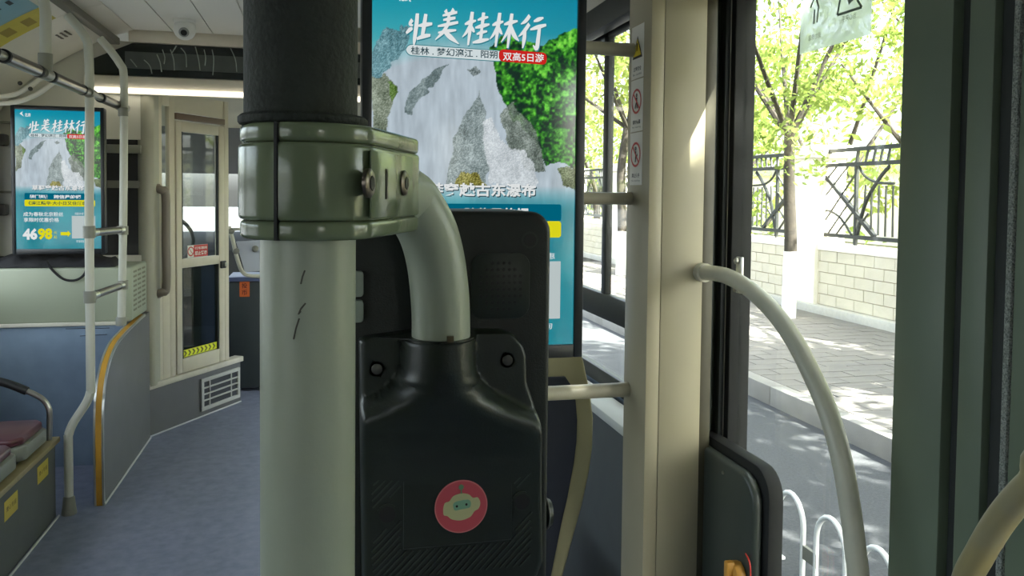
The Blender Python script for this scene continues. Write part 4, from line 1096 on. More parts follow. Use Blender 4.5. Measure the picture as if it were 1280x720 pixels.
# ================================================================== SEAT BEHIND THE BIG SCREEN
SHELL = mat('beige seat shell', (186, 178, 138), .4, vary=.06); NAVY = mat('dark navy seat lining', (52, 56, 68), .6, vary=.1)
st_ = root('passenger_seat', (0.36, 1.95, 0), 'passenger seat with beige shell edge and navy back below the big screen', 'seat')
YSB = 1.72; XCEN = .345
outer = [P(a, b_, Y=YSB) for a, b_ in [(722, 425), (730, 452), (738, 490), (742, 524), (741, 560), (737, 590), (728, 632), (718, 668), (704, 720), (694, 770), (688, 830)]]
inner = [P(a, b_, Y=YSB) for a, b_ in [(706, 470), (714, 482), (719, 500), (721, 525), (720, 552), (717, 577), (709, 620), (701, 655), (688, 720), (680, 770)]]
def mirror(pts): return [(p.x, p.z) for p in pts]+[(2*XCEN-p.x, p.z) for p in reversed(pts)]
oz = mirror(outer); iz = mirror(inner)
G().prism([(x, YSB, z) for x, z in oz], (0, .035, 0)).build('back_shell', SHELL, st_, bevel=.006, seg=3)
G().prism([(x, YSB-.006, z) for x, z in iz], (0, .008, 0)).build('back_lining', NAVY, st_, bevel=.003)
zsb = min(z for x, z in oz)
G().prism([(x*0.95+XCEN*.05, YSB+.036, z) for x, z in oz], (0, .03, 0)).build('back_cushion', NAVY, st_, bevel=.01, seg=3)
G().box(XCEN-.20, XCEN+.20, YSB+.03, YSB+.43, .42, .48).build('seat_cushion', NAVY, st_, bevel=.02, seg=3)
G().box(XCEN-.195, XCEN+.195, YSB+.03, YSB+.42, .38, .42).build('seat_pan', SHELL, st_, bevel=.01)
G().box(XCEN-.15, XCEN+.15, YSB+.08, YSB+.34, 0.0, .38).build('pedestal', DOORM, st_, bevel=.01)
zt_ = max(z for x, z in oz)
hpts = [Vector((XCEN+s*.15, YSB+.02, zt_-.02)) for s in (-1, 1)]
G().tube(spline([(XCEN-.15, YSB+.02, zt_-.03), (XCEN-.14, YSB+.02, zt_+.03), (XCEN, YSB+.02, zt_+.045), (XCEN+.14, YSB+.02, zt_+.03), (XCEN+.15, YSB+.02, zt_-.03)], 6), .011, 12).build('grab_handle', mat('seat handle grey', (150, 152, 142), .4), st_)

# ================================================================== LEFT SIDE
# seat plinth with tan nosing
XP = -1.047
zp = .326
pt_ = root('seat_plinth', (-1.33, 1.6, 0), 'dark grey raised plinth under the burgundy side seats', 'plinth')
DKP = mat('dark grey riser lining', (82, 86, 84), .6, vary=.12, vscale=10)
G().box(LX+.004, XP-.012, -1.0, 3.60, 0.0, zp-.02).build('riser', DKP, pt_, smooth=False)
G().box(LX+.004, XP-.02, -1.0, 3.59, zp-.02, zp-.004).build('deck', FLOORM, pt_, smooth=False)
G().box(XP-.05, XP, -1.0, 3.63, zp-.022, zp).build('nosing', mat('tan nosing strip', (150, 136, 96), .5, vary=.12), pt_, bevel=.004)
YST = mat('yellow priority sticker', (190, 170, 60), .5, vary=.1); YINK = mat('sticker olive print', (120, 104, 40), .6)
for (a, b_, c_, d_, lab) in [(5, 620, 22, 645, 'yellow sticker on the plinth riser nearer the viewer'), (46.5, 578, 60, 600, 'yellow sticker on the plinth riser nearer the white pole')]:
    xx = XP-.012; y0 = P(a, (b_+d_)/2, X=xx).y; y1 = P(c_, (b_+d_)/2, X=xx).y; zc_ = P((a+c_)/2, (b_+d_)/2, X=xx).z; hh_ = (P(a, b_, X=xx).z-P(a, d_, X=xx).z)/2
    o = root('plinth_sticker', (xx, y0, zc_-hh_), lab, 'sticker', 'yellow plinth stickers')
    flat('backing', [(xx, y0, zc_-hh_), (xx, y1, zc_-hh_), (xx, y1, zc_+hh_), (xx, y0, zc_+hh_)], (1, 0, 0), .0005, YST, o)
    text('sticker_lettering', '爱心专座', Vector((xx, y0+.12*(y1-y0), zc_-hh_*.2)), (0, 1, 0), (0, 0, 1), hh_*.55, YINK, o, width=(y1-y0)*.76, lift=.0016, bold=.02)
# burgundy side seats facing the aisle
BURG = mat('burgundy seat vinyl', (92, 50, 57), .30, vary=.15, vscale=6); SEATG = mat('grey seat shell', (126, 128, 120), .45, vary=.08)
def side_seat(y0, y1, label):
    o = root('side_seat', (-1.3, (y0+y1)/2, zp), label, 'seat', 'burgundy side seats on the plinth')
    x1 = -1.075; ztop = .425
    G().prism([(-1.56, y, ztop-.03) for y in (y0+.01, y1-.01)]+[(x1-.03, y1-.01, ztop-.03), (x1, y1-.05, ztop-.03), (x1, y0+.05, ztop-.03), (x1-.03, y0+.01, ztop-.03)], (0, 0, .03)).build('cushion', BURG, o, bevel=.010, seg=3)
    G().prism([(-1.57, y, ztop-.085) for y in (y0, y1)]+[(x1-.02, y1, ztop-.085), (x1+.012, y1-.04, ztop-.085), (x1+.012, y0+.04, ztop-.085), (x1-.02, y0, ztop-.085)], (0, 0, .054)).build('seat_shell', SEATG, o, bevel=.008, seg=2)
    G().box(-1.60, -1.555, y0+.005, y1-.005, ztop, 1.0).build('backrest', BURG, o, bevel=.018, seg=3)
    G().box(-1.52, -1.12, y0+.08, y1-.08, zp-.004, ztop-.085).build('seat_base', DKP, o, smooth=False)
    return o
s0 = side_seat(3.245, 3.555, 'burgundy side seat nearest the white pole with the jogged foot')
s1 = copy_tree(s0, (0, -.33, 0), label='burgundy side seat at the left edge of the view')
copy_tree(s0, (0, -.66, 0), label='burgundy side seat just outside the left edge of the view')
# armrest at the end of the bench
ar = root('armrest', (-1.3, 3.58, zp), 'black gripped grey tube armrest beside the burgundy seats', 'armrest')
ap = [P(-60, 468, Y=3.58), P(0, 477, Y=3.58), P(34, 489, Y=3.58), P(52, 498, Y=3.58), P(60, 508, Y=3.58)]
ap += [ap[-1]+Vector((.006, 0, -.04)), Vector((ap[-1].x+.002, 3.58, zp-.004))]
G().tube(spline(ap, 6), .011, 14).build('tube', STEEL, ar)
G().tube(spline(ap[:3], 6), .0165, 14).build('grip', BLACK, ar)

# wheel box: cream top unit on grey blue lining
wb = root('wheel_box', (-1.27, 4.4, 0), 'wheel housing lined in grey blue below the cream box', 'housing')
YW = 4.25
G().box(LX, -.935, YW, 4.64, 0, .695).build('lining', PANELM, wb, smooth=False)
G().box(LX, -.936, YW-.012, YW, .688, .706).build('edge_bead', CREAM, wb, bevel=.003)
for (a, b_) in (((82, 411), (137, 410)), ((100, 420), (134, 418))):
    G().tube([P(*a, Y=YW-.001), P(*b_, Y=YW-.001)], .002, 6).build('lining_crease', mat('dark crease', (70, 78, 92), .7), wb)
cbx = root('equipment_box', (-1.27, 4.4, .70), 'cream equipment box under the distant screen with louvred side', 'cabinet')
CRBOX = mat('pale sage cream cover', (152, 159, 138), .42, vary=.05, vscale=4)
G().prism([(LX, YW, .70), (-.925, YW, .70), (-.905, YW+.02, .70), (-.905, 4.63, .70), (LX, 4.63, .70)], (0, 0, .27)).build('cover', CRBOX, cbx, bevel=.012, seg=3)
for c_ in range(3):
    for k in range(9):
        y = YW+.06+c_*.10; z = .745+k*.024
        G().box(-.9055, -.9035, y, y+.07, z, z+.010).build('louvre_slot', mat('louvre slot shade', (120, 118, 104), .7), cbx, smooth=False)

# black bag on the box
bag = root('shoulder_bag', (-1.3, 4.35, .972), 'black soft shoulder bag lying on the cream box under the distant screen', 'bag')
BAGM = mat('black bag cloth', (20, 20, 22), .75, vary=.3, vscale=10, bump=.5, bscale=18)
me_v = []; g = G()
nx, ny = 26, 8
vs = []; fs = []
for i in range(nx+1):
    for j in range(ny+1):
        x = -1.58+.60*i/nx; t_ = j/ny
        env = math.sin(math.pi*min(1, max(0, i/nx)))**.4
        hgt = .095*env*(1+.25*math.sin(i*1.3)+.15*math.sin(i*2.9+j))*math.sin(math.pi*t_)**.5
        vs.append((x, YW+.012+.20*t_, .973+min(.060, max(.003, hgt*.8))))
for i in range(nx):
    for j in range(ny):
        a = i*(ny+1)+j; fs.append((a, a+ny+1, a+ny+2, a+1))
n0 = len(vs); vs += [(v[0], v[1], .9725) for v in vs[:n0]]
for i in range(nx):
    for j in range(ny):
        a = n0+i*(ny+1)+j; fs.append((a, a+1, a+ny+2, a+ny+1))
edge_ = [j for j in range(ny+1)]+[i*(ny+1)+ny for i in range(1, nx+1)]+[nx*(ny+1)+j for j in range(ny-1, -1, -1)]+[i*(ny+1) for i in range(nx-1, 0, -1)]
for k in range(len(edge_)): fs.append((edge_[k], edge_[(k+1) % len(edge_)], n0+edge_[(k+1) % len(edge_)], n0+edge_[k]))
G().poly(vs, fs).build('bag_body', BAGM, bag, angle=80)
G().tube(spline([P(58, 326, Y=YW-.012), P(66, 338, Y=YW-.012), P(80, 349, Y=YW-.012), P(95, 350, Y=YW-.012), P(106, 342, Y=YW-.012), P(109, 328, Y=YW-.004)], 6), .006, 8).build('strap', BAGM, bag)

# cab bulkhead behind the screen
bh = root('wall_cab', (-1.27, 4.68, 0), 'cab bulkhead behind the distant screen with dark window and cream panels', None, kind='structure')
G().box(LX, -.93, 4.65, 4.69, .70, 1.0).build('bulkhead_panel', CREAM, bh, smooth=False)
G().box(LX, -.93, 4.65, 4.69, 1.62, CZ-.05).build('bulkhead_panel', CREAM, bh, smooth=False)
G().box(LX, -1.36, 4.65, 4.69, 1.0, 1.62).build('bulkhead_panel', mat('bulkhead white panel', (214, 214, 210), .5), bh, smooth=False)
G().box(-1.36, -.93, 4.665, 4.675, 1.0, 1.62).build('pane', mat('dark cab window', (58, 58, 58), .15), bh, smooth=False)
G().box(-1.36, -.93, 4.655, 4.685, 1.36, 1.40).build('rail', JOINT, bh, smooth=False)
G().box(-1.10, -.93, 4.62, 4.65, 1.545, 1.59).build('rail', JOINT, bh, bevel=.004)
for (a, b_) in ((4, 175), (4, 262)):
    p = P(a, b_, Y=4.62); G().obox(p, (.02, 0, 0), (0, .03, 0), (0, 0, .03)).build('hook', mat('dark hook', (80, 78, 74), .5), bh, bevel=.01)
    G().obox(P(4, b_-22, Y=4.64), (.05, 0, 0), (0, .012, 0), (0, 0, .006)).build('shelf_lip', JOINT, bh, smooth=False)

# curved partition panel with amber edge
pp = root('curved_partition', (-.91, 4.1, 0), 'grey partition panel with curved amber edge strip at the aisle', 'partition')
XQ = -.898
edge = [(130, 632), (129, 590), (128.5, 545), (129, 510), (131.5, 480), (137, 453), (146, 431), (158, 416), (171, 403), (181, 394)]
ep = [P(a, b_, X=XQ) for a, b_ in edge]; ep[0].z = 0.001
ep = spline(ep, 5)
yend = 4.655
poly = [Vector((XQ-.03, p.y, p.z)) for p in ep]
poly = [p for p in poly if p.y < yend]
poly += [Vector((XQ-.03, yend, poly[-1].z+.003)), Vector((XQ-.03, yend, .001))]
G().prism(poly, (.03, 0, 0)).build('panel', GREYP, pp, smooth=True, angle=30)
def band(name, xa_, xb_, out, thick, m):
    n = len(ep); vs = []
    for i, p in enumerate(ep):
        t_ = (ep[min(i+1, n-1)]-ep[max(i-1, 0)]); nrm_ = Vector((0, -t_.z, t_.y)).normalized()
        if nrm_.y > 0 and nrm_.z < 0: nrm_ = -nrm_
        for off in (out, out-thick):
            for x in (xa_, xb_): vs.append(Vector((x, p.y, p.z))+nrm_*off)
    fs = []
    for i in range(n-1):
        a = i*4; b_ = a+4
        fs += [(a, a+1, b_+1, b_), (a+2, b_+2, b_+3, a+3), (a, b_, b_+2, a+2), (a+1, a+3, b_+3, b_+1)]
    fs += [(0, 2, 3, 1), (4*n-4, 4*n-3, 4*n-1, 4*n-2)]
    G().poly(vs, fs).build(name, m, pp)
band('amber_strip', XQ-.028, XQ-.002, .006, .008, YELLOWE)
band('silver_bead', XQ-.004, XQ+.004, .008, .012, ALU)
band('silver_bead', XQ-.036, XQ-.028, .008, .012, ALU)

# grab rail with white uprights
POLE2 = mat('pale grey upright coat', (190, 190, 176), 0.32, vary=0.06, vscale=6)
def V3(px, py, y): return P(px, py, Y=y)
XRL = -.92
rp = [P(a, b_, X=XRL) for a, b_ in ((-60, 37), (0, 65), (57, 92), (113, 119), (155, 138))]
zr = sum(p.z for p in rp)/len(rp)
rl = root('grab_rail', (XRL, 3.4, zr), 'dark stainless horizontal grab rail high on the left joining the white uprights', 'grab rail')
yA_, yB_, yC_ = rp[2].y, rp[3].y, rp[4].y
G().tube([(XRL, 1.2, zr), (XRL, yC_, zr)], .0145, 16).build('rail_core', JOINT, rl)
for a, b_ in ((1.2, rp[1].y-.06), (rp[1].y+.03, yA_-.08), (yA_+.06, yB_-.12), (yB_+.16, yC_-.1)):
    G().tube([(XRL, a, zr), (XRL, b_, zr)], .020, 18).build('grip_tube', DARKSTEEL, rl)
    for e_ in (a, b_): G().tube([(XRL, e_-.008, zr), (XRL, e_+.008, zr)], .0215, 18).build('grip_ring', RUBBER, rl)
for y in (yA_, yB_, yC_): G().tube([(XRL, y-.035, zr), (XRL, y+.035, zr)], .0205, 16).build('tee_joint', JOINT, rl)
# upright hanging from the cove
ua = root('upright_pole', (XRL, yA_, zr), 'short white upright dropping from the cove to the dark rail', 'pole', 'white uprights at the left')
tpa = V3(46, -14, yA_)
G().tube(spline([tpa+Vector((-.08, 0, .06)), tpa, V3(56, 8, yA_), V3(57, 40, yA_), (XRL, yA_, zr+.02)], 6), .0185, 16).build('tube', POLE2, ua)
G().tube([(XRL, yA_, zr+.01), (XRL, yA_, zr+.07)], .023, 16).build('socket', JOINT, ua)
# long pole with jogged foot
xup = V3(113.5, 480, 3.62).x; xlo = V3(85.5, 560, 3.62).x
YPB = 3.62
ub = root('upright_pole', (xlo, YPB, 0), 'long white pole with jogged foot beside the amber edged partition', 'pole', 'white uprights at the left')
ptsb = [(xlo, YPB, 0.0), (xlo, YPB, .30)]+[tuple(V3(a, b_, YPB)) for a, b_ in ((86, 543), (92, 528), (107, 505), (113, 490))]+[(xup, YPB, V3(113, 470, YPB).z), (xup, YPB, 1.2), (V3(112, 118, YPB).x, YPB, 1.74), tuple(V3(110.5, 62, YPB)), tuple(V3(107, 48, YPB)), tuple(V3(97, 33, YPB)), tuple(V3(84, 19, YPB))]
G().tube(spline(ptsb, 5), .0175, 16).build('tube', POLE2, ub)
G().lathe([(.03, 0), (.03, .006), (.026, .03), (.022, .07), (.0185, .075)], (xlo, YPB, 0), (0, 0, 1), 18).build('foot_socket', JOINT, ub)
for py in (290, 371):
    p = V3(113.5, py, YPB); G().lathe([(.0235, -.025), (.0235, .025)], (xup, YPB, p.z), (0, 0, 1), 18).build('joint', JOINT, ub)
# short pole on the partition
pc = P(153, 405, X=-.905); YPC = pc.y
uc = root('upright_pole', (-.905, YPC, pc.z), 'white pole standing on the curved partition and bent to the ceiling', 'pole', 'white uprights at the left')
ptsc = [(-.91, YPC, pc.z-.005), (V3(154, 280, YPC).x, YPC, 1.2), (V3(155, 140, YPC).x, YPC, V3(155, 140, YPC).z), tuple(V3(154.5, 92, YPC)), tuple(V3(150, 80, YPC)), tuple(V3(138, 63, YPC)), tuple(V3(125, 48, YPC))]
G().tube(spline(ptsc, 5), .0175, 16).build('tube', POLE2, uc)
G().lathe([(.024, 0), (.024, .035), (.02, .04)], (-.91, YPC, pc.z-.006), (0, 0, 1), 18).build('foot_socket', JOINT, uc)
for py in (288, 356, 140):
    p = V3(154, py, YPC); G().lathe([(.022, -.02), (.022, .02)], p, (0, 0, 1), 18).build('joint', JOINT, uc)
# cross tubes between the two poles
for pyb, pyc, lab in ((291, 287, 'upper short dark tube bridging the two white poles'), (371, 356, 'lower short dark tube bridging the two white poles')):
    a = Vector((xup, YPB, V3(113.5, pyb, YPB).z)); b_ = V3(154, pyc, YPC)
    d_ = (b_-a).normalized()
    o = root('bridge_tube', a, lab, 'grab bar', 'bridging tubes')
    G().tube([a+d_*.024, b_-d_*.022], .0170, 14).build('tube', DARKSTEEL, o)
    for e_, s in ((a, 1), (b_, -1)): G().tube([e_+d_*(s*.024), e_+d_*(s*.075)], .0185, 14).build('end_sleeve', STEEL, o)
# dark ceiling track the poles hang from
tk = [P(62, -4, X=-1.03), P(143, 55, X=-1.03)]
ztk = max(tk[0].z, tk[1].z)
G().bar((-1.04, 1.0, 2.125), (-1.04, 4.58, 2.125), .045, h=.035).build('ceiling_track', mat('dark aluminium track', (96, 94, 84), .4, metal=.3), bevel=.004, label='dark metal track along the cove above the white poles', cat='track')

# poster on the cove with yellow forward strip
def cove_point(t, lift=.0):
    i = min(int(t*(len(coveprof)-1)), len(coveprof)-2); f_ = t*(len(coveprof)-1)-i
    p = coveprof[i].lerp(coveprof[i+1], f_); tg = (coveprof[i+1]-coveprof[i]).normalized(); n = Vector((-tg.z, 0, tg.x))
    if n.z > 0: n = -n
    return p+n*lift
po = root('cove_poster', (-1.3, 3.2, 2.0), 'blue route poster with yellow end strip on the left cove', 'poster')
def cpatch(name, t0, t1, y0, y1, lift, m, n=8):
    vs = []; 
    for k in range(n+1):
        p = cove_point(t0+(t1-t0)*k/n, lift)
        vs += [(p.x, y0, p.z), (p.x, y1, p.z)]
    G().poly(vs, [(2*k, 2*k+1, 2*k+3, 2*k+2) for k in range(n)]).build(name, m, po)
cpatch('sheet', .30, .93, 2.4, 3.98, .003, mat('poster blue', (120, 168, 186), .5, rgb2=(150, 186, 194), vscale=3))
cpatch('yellow_strip', .30, .93, 3.76, 3.98, .004, mat('poster yellow', (206, 190, 66), .5, vary=.2, vscale=6))
for r_ in range(5):
    for k in range(9):
        t0 = .36+k*.058; y = 3.60-r_*.14
        cpatch('print_bar', t0, t0+.018+.014*random.random(), y-.055, y, .0045, mat('poster dark print', (44, 62, 70), .6), 2)
for k in range(5):
    t0 = .38+k*.1; cpatch('strip_print', t0, t0+.05, 3.82, 3.92, .005, mat('poster strip print', (150, 130, 40), .6), 2)

# small vent holes and bolts on the cove
vt = root('cove_vent', (-1.25, 4.3, 2.05), 'small cluster of vent slots on the left cove', 'vent')
for i in range(3):
    for j in range(3):
        p = cove_point(.34+i*.025, .002); G().obox((p.x, 4.22+j*.035, p.z), (.006, 0, 0), (0, .012, 0), (0, 0, .002)).build('vent_slot', mat('slot brown', (110, 104, 92), .7), vt, smooth=False)

# thin white conduit looping along the foot of the cove
cdt = root('cable_conduit', P(20, 118, Y=4.1), 'thin white conduit with two dark clips below the dark rail on the left', 'conduit')
for pts_ in ([(-10, 122), (18, 118), (36, 109), (50, 99), (60, 94)], [(-10, 130), (22, 127), (46, 118), (66, 104), (74, 96)]):
    G().tube(spline([P(a, b_, Y=4.12) for a, b_ in pts_], 6), .011, 10).build('conduit_tube', COVE, cdt)
for a, b_ in ((25, 104), (38, 111)): G().dome(P(a, b_, Y=4.10), .010).build('clip', mat('dark clip', (60, 58, 52), .5), cdt)

# header above the aisle with film wrapped display
YH = 4.60
hd = root('display_header', (-.4, YH, 1.86), 'header with long dark display wrapped in wrinkled film across the aisle', 'display')
zd0, zd1 = 1.955, 2.125
hdm = mat('cream header moulding', (214, 206, 188), .45, vary=.05)
G().box(-1.20, .70, YH, YH+.12, 1.885, zd0-.004).build('lower_moulding', hdm, hd, bevel=.008, seg=2)
G().box(-.98, .30, YH-.01, YH+.12, zd1+.004, CZ+.005).build('upper_moulding', hdm, hd, bevel=.006)
gp = [(-1.165, zd0), (.50, zd0), (.50, zd0+.06), (.24, zd1), (-.965, zd1), (-1.165, zd0+.075)]
G().prism([(x, YH+.008, z) for x, z in gp], (0, .05, 0)).build('display_glass', mat('smoked display glass', (34, 40, 38), .14, vary=.3, vscale=3), hd)
G().box(-1.0, .34, YH+.004, YH+.010, zd0+.038, zd1-.045).build('film', mat('grey film behind glass', (82, 88, 84), .3, vary=.35, vscale=9), hd, smooth=False)
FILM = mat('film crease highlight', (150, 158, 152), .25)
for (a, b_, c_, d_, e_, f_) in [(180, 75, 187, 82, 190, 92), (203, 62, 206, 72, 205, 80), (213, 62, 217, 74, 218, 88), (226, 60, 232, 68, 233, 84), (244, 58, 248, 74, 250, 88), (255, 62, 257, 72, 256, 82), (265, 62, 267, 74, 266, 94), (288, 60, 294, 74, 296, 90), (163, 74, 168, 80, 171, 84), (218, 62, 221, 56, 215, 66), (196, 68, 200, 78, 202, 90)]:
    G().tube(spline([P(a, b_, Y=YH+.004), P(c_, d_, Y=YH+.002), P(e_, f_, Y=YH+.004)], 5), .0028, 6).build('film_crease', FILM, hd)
lb = root('light_bar', (-.4, YH+.02, 1.86), 'white strip lamp along the lower edge of the display header', 'lamp')
G().box(-1.17, .66, YH-.012, YH+.03, 1.865, 1.884).build('diffuser', emit('lit lamp diffuser', (255, 248, 230), 4.0), lb, bevel=.006, seg=2)
G().box(-1.18, .67, YH+.03, YH+.06, 1.86, 1.886).build('lamp_body', hdm, lb, smooth=False)

# dome camera
dc = P(231, 40, Y=4.25); DS = 1.2
dm = root('dome_camera', (dc.x, 4.25, CZ), 'white dome security camera under the ceiling above the aisle', 'camera')
G().lathe([(.052, 0), (.052, -.012), (.045, -.02)], (dc.x, 4.25, CZ), (0, 0, 1), 24).build('base', WHITEP, dm)
G().dome((dc.x, 4.25, CZ-.042), .054, 1, 1, 1.05).build('ball', WHITEP, dm)
ld = Vector((.05, -.85, -.5)).normalized(); lc = Vector((dc.x, 4.25, CZ-.042))+ld*.050
le = G().lathe([(.024, 0), (.024, .006), (.018, .010)], lc-ld*.004, ld, 20).build('lens_ring', mat('grey lens ring', (150, 152, 146), .4), dm)
G().disc(lc+ld*.004, ld, .015, .004, 16).build('lens', INK, le)

# ------------------------------------------------------------------ driver's cab side with door
CA = Vector((-.917, 4.649, 0)); CBv = Vector((-.506, 5.334, 0)); ce = (CBv-CA).normalized(); cn = Vector((ce.y, -ce.x, 0))
def Q(px, py, off=0.0):
    d = ray(px, py); t = ((CA+cn*off)-EYE).dot(cn)/d.dot(cn); p = EYE+d*t; return ((p-CA).dot(ce), p.z)
def cbox(name, s0, s1, z0, z1, d0, d1, m, par, bevel=0, kind=None):
    c = CA+ce*((s0+s1)/2)+cn*((d0+d1)/2); c = Vector((c.x, c.y, (z0+z1)/2))
    return G().obox(c, ce*((s1-s0)/2), cn*((d1-d0)/2), (0, 0, (z1-z0)/2)).build(name, m, par, bevel=bevel, smooth=bool(bevel), kind=kind)
cw = root('wall_driver', (CA.x, CA.y, 0), 'cream driver cab side wall with grey vented base', None, kind='structure')
z_tr = Q(240, 466)[1]; s_end = Q(298, 480)[0]+.02
cbox('base_panel', 0.0, s_end, 0, z_tr-.02, -.05, 0, GREYP, cw)
cbox('base_trim', -.01, s_end+.01, z_tr-.02, z_tr+.012, -.05, .018, mat('worn pale trim', (200, 194, 178), .5, vary=.15, vscale=20), cw, bevel=.004)
# vent in the base
v0 = Q(250, 495); v1 = Q(298, 462); sv0, sv1 = v0[0], v1[0]; zv0, zv1 = Q(275, 505)[1], Q(275, 466)[1]
ve = root('base_vent', CA+ce*sv0, 'pale louvred vent in the grey base below the cab door', 'vent')
VM = mat('pale grey vent plastic', (176, 176, 172), .5)
fwv = .022
cbox('vent_backing', sv0+.01, sv1-.01, zv0+.01, zv1-.01, .0, .003, mat('dark vent interior', (58, 60, 66), .7), ve)
for a in ((sv0, sv1, zv0, zv0+fwv), (sv0, sv1, zv1-fwv, zv1), (sv0, sv0+fwv, zv0+fwv, zv1-fwv), (sv1-fwv, sv1, zv0+fwv, zv1-fwv)): cbox('vent_frame', *a, .0, .014, VM, ve, bevel=.002)
for k in range(3):
    z = zv0+fwv+(zv1-zv0-2*fwv)*(k+1)/4; cbox('vent_slat', sv0+fwv, sv1-fwv, z-.004, z+.004, .003, .012, VM, ve)
for k in (.22, .78):
    s = sv0+(sv1-sv0)*k; cbox('vent_rib', s-.004, s+.004, zv0+fwv, zv1-fwv, .003, .009, VM, ve)
# rounded corner column and fixed panel
zc1 = 1.90
colc = CA+ce*.055-cn*.05
sL = Q(220, 300)[0]; sN0, sN1 = Q(203, 250)[0], Q(212, 250)[0]
pcol = []
for a in np.linspace(math.radians(215), math.radians(330), 14): pcol.append((-.905+.0+.05*math.cos(a)-.01, 4.70+.055*math.sin(a), z_tr))
G().prism(pcol+[(-.86, 4.75, z_tr), (-.95, 4.76, z_tr)], (0, 0, zc1-z_tr)).build('corner_column', mat('sage grey corner column', (158, 156, 138), .45, vary=.05), cw, angle=60)
DRW = mat('cream cab frame', (200, 192, 170), .42, vary=.05)
cbox('fixed_frame', .05, sN0, z_tr+.012, zc1, -.03, .0, DRW, cw, bevel=.004)
zn0, zn1 = Q(207, 320)[1], Q(207, 132)[1]
cbox('fixed_frame', sN0, sN1, z_tr+.012, zn0, -.03, .0, DRW, cw, bevel=.002)
cbox('fixed_frame', sN0, sN1, zn1, zc1, -.03, .0, DRW, cw, bevel=.002)
cbox('narrow_pane', sN0, sN1, zn0, zn1, -.017, -.012, DGLASS, cw)
cbox('fixed_frame', sN1, sL-.004, z_tr+.012, zc1, -.03, .0, DRW, cw, bevel=.004)
# handle
hA, hB = Q(199, 240), Q(201, 362)
hd_ = root('cab_grab_handle', CA+ce*hA[0]+Vector((0, 0, hB[1])), 'grey vertical grab handle on the cream cab corner', 'handle')
c3 = lambda s, z, d: CA+ce*s+cn*d+Vector((0, 0, z))
HS = Q(200, 300)[0]
G().tube(spline([c3(HS-.03, hA[1]+.02, .0), c3(HS-.02, hA[1]+.01, .03), c3(HS, hA[1]-.02, .04), c3(HS, (hA[1]+hB[1])/2, .04), c3(HS, hB[1]+.02, .04), c3(HS-.02, hB[1]-.01, .03), c3(HS-.03, hB[1]-.02, .0)], 6), .023, 12).build('bar', mat('taupe handle', (118, 109, 96), .4), hd_)
for z in (hA[1]+.02, hB[1]-.02): cbox('mount', HS-.05, HS-.01, z-.025, z+.025, 0, .015, mat('taupe handle', (118, 109, 96), .4), hd_, bevel=.005)
# cab door
sR = Q(284, 300)[0]
cd = root('cab_door', CA+ce*((sL+sR)/2)+Vector((0, 0, z_tr)), 'cream framed driver cab door with glass panes and hazard strip', 'door')
zd_b, zd_t = z_tr+.016, Q(221, 151)[1]
g0, g1 = Q(226.5, 250)[0], Q(273, 250)[0]
zu0, zu1 = (Q(228, 325)[1]+Q(272, 318)[1])/2, Q(226, 160)[1]-.02
zl0, zl1 = Q(230, 448)[1], Q(230, 335)[1]
for a in ((sL, g0, zd_b, zd_t), (g1, sR-.03, zd_b, zd_t)): cbox('stile', *a, -.028, .006, DRW, cd, bevel=.004)
for a in ((zd_b, zl0), (zl1, zu0), (zu1, zd_t)): cbox('rail', g0, g1, *a, -.028, .006, DRW, cd, bevel=.004)
cbox('upper_pane', g0, g1, zu0, zu1, -.014, -.009, DGLASS, cd)
cbox('lower_pane', g0, g1, zl0, zl1, -.014, -.009, glass('smoked lower pane', (.30, .33, .32), .12), cd)
for a in ((g0, g0+.012, zu0, zu1), (g1-.012, g1, zu0, zu1), (g0, g0+.012, zl0, zl1), (g1-.012, g1, zl0, zl1)): cbox('pane_gasket', *a, -.010, .002, RUBBER, cd)
lk = cbox('lock', g1+.004, g1+.05, (zl1+zu0)/2-.055, (zl1+zu0)/2-.01, .006, .02, BLACK, cd, bevel=.004)
cbox('lock_button', g1+.03, g1+.048, (zl1+zu0)/2-.045, (zl1+zu0)/2-.02, .02, .026, STEEL, lk, bevel=.002)
hzY = mat('fluorescent yellow tape', (226, 230, 40), .5)
hs = cbox('hazard_strip', g0+.012, g1-.012, zl0+.004, zl0+.045, -.009, -.006, hzY, cd)
nchev = 8
for k in range(nchev):
    s = g0+.02+(g1-g0-.04)*k/nchev; w_ = (g1-g0)/nchev*.35
    G().poly([c3(s, zl0+.008, -.0055), c3(s+w_, zl0+.008, -.0055), c3(s+w_*2, zl0+.024, -.0055), c3(s+w_, zl0+.041, -.0055), c3(s, zl0+.041, -.0055), c3(s+w_, zl0+.024, -.0055)], [(0, 1, 2, 5), (5, 2, 3, 4)]).build('chevron', mat('olive chevron ink', (90, 96, 30), .6), hs, smooth=False)
# door head strip and right post
cbox('head_strip', sL, sR-.03, zd_t+.01, zd_t+.045, -.02, .010, mat('brown head strip', (104, 84, 66), .5), cd, bevel=.003)
cbox('door_post', sR-.028, sR+.012, z_tr+.012, 1.90, -.03, .004, DRW, cw, bevel=.004)
cbox('over_panel', sL, sR-.03, zd_t+.05, 1.90, -.03, -.004, DRW, cw)
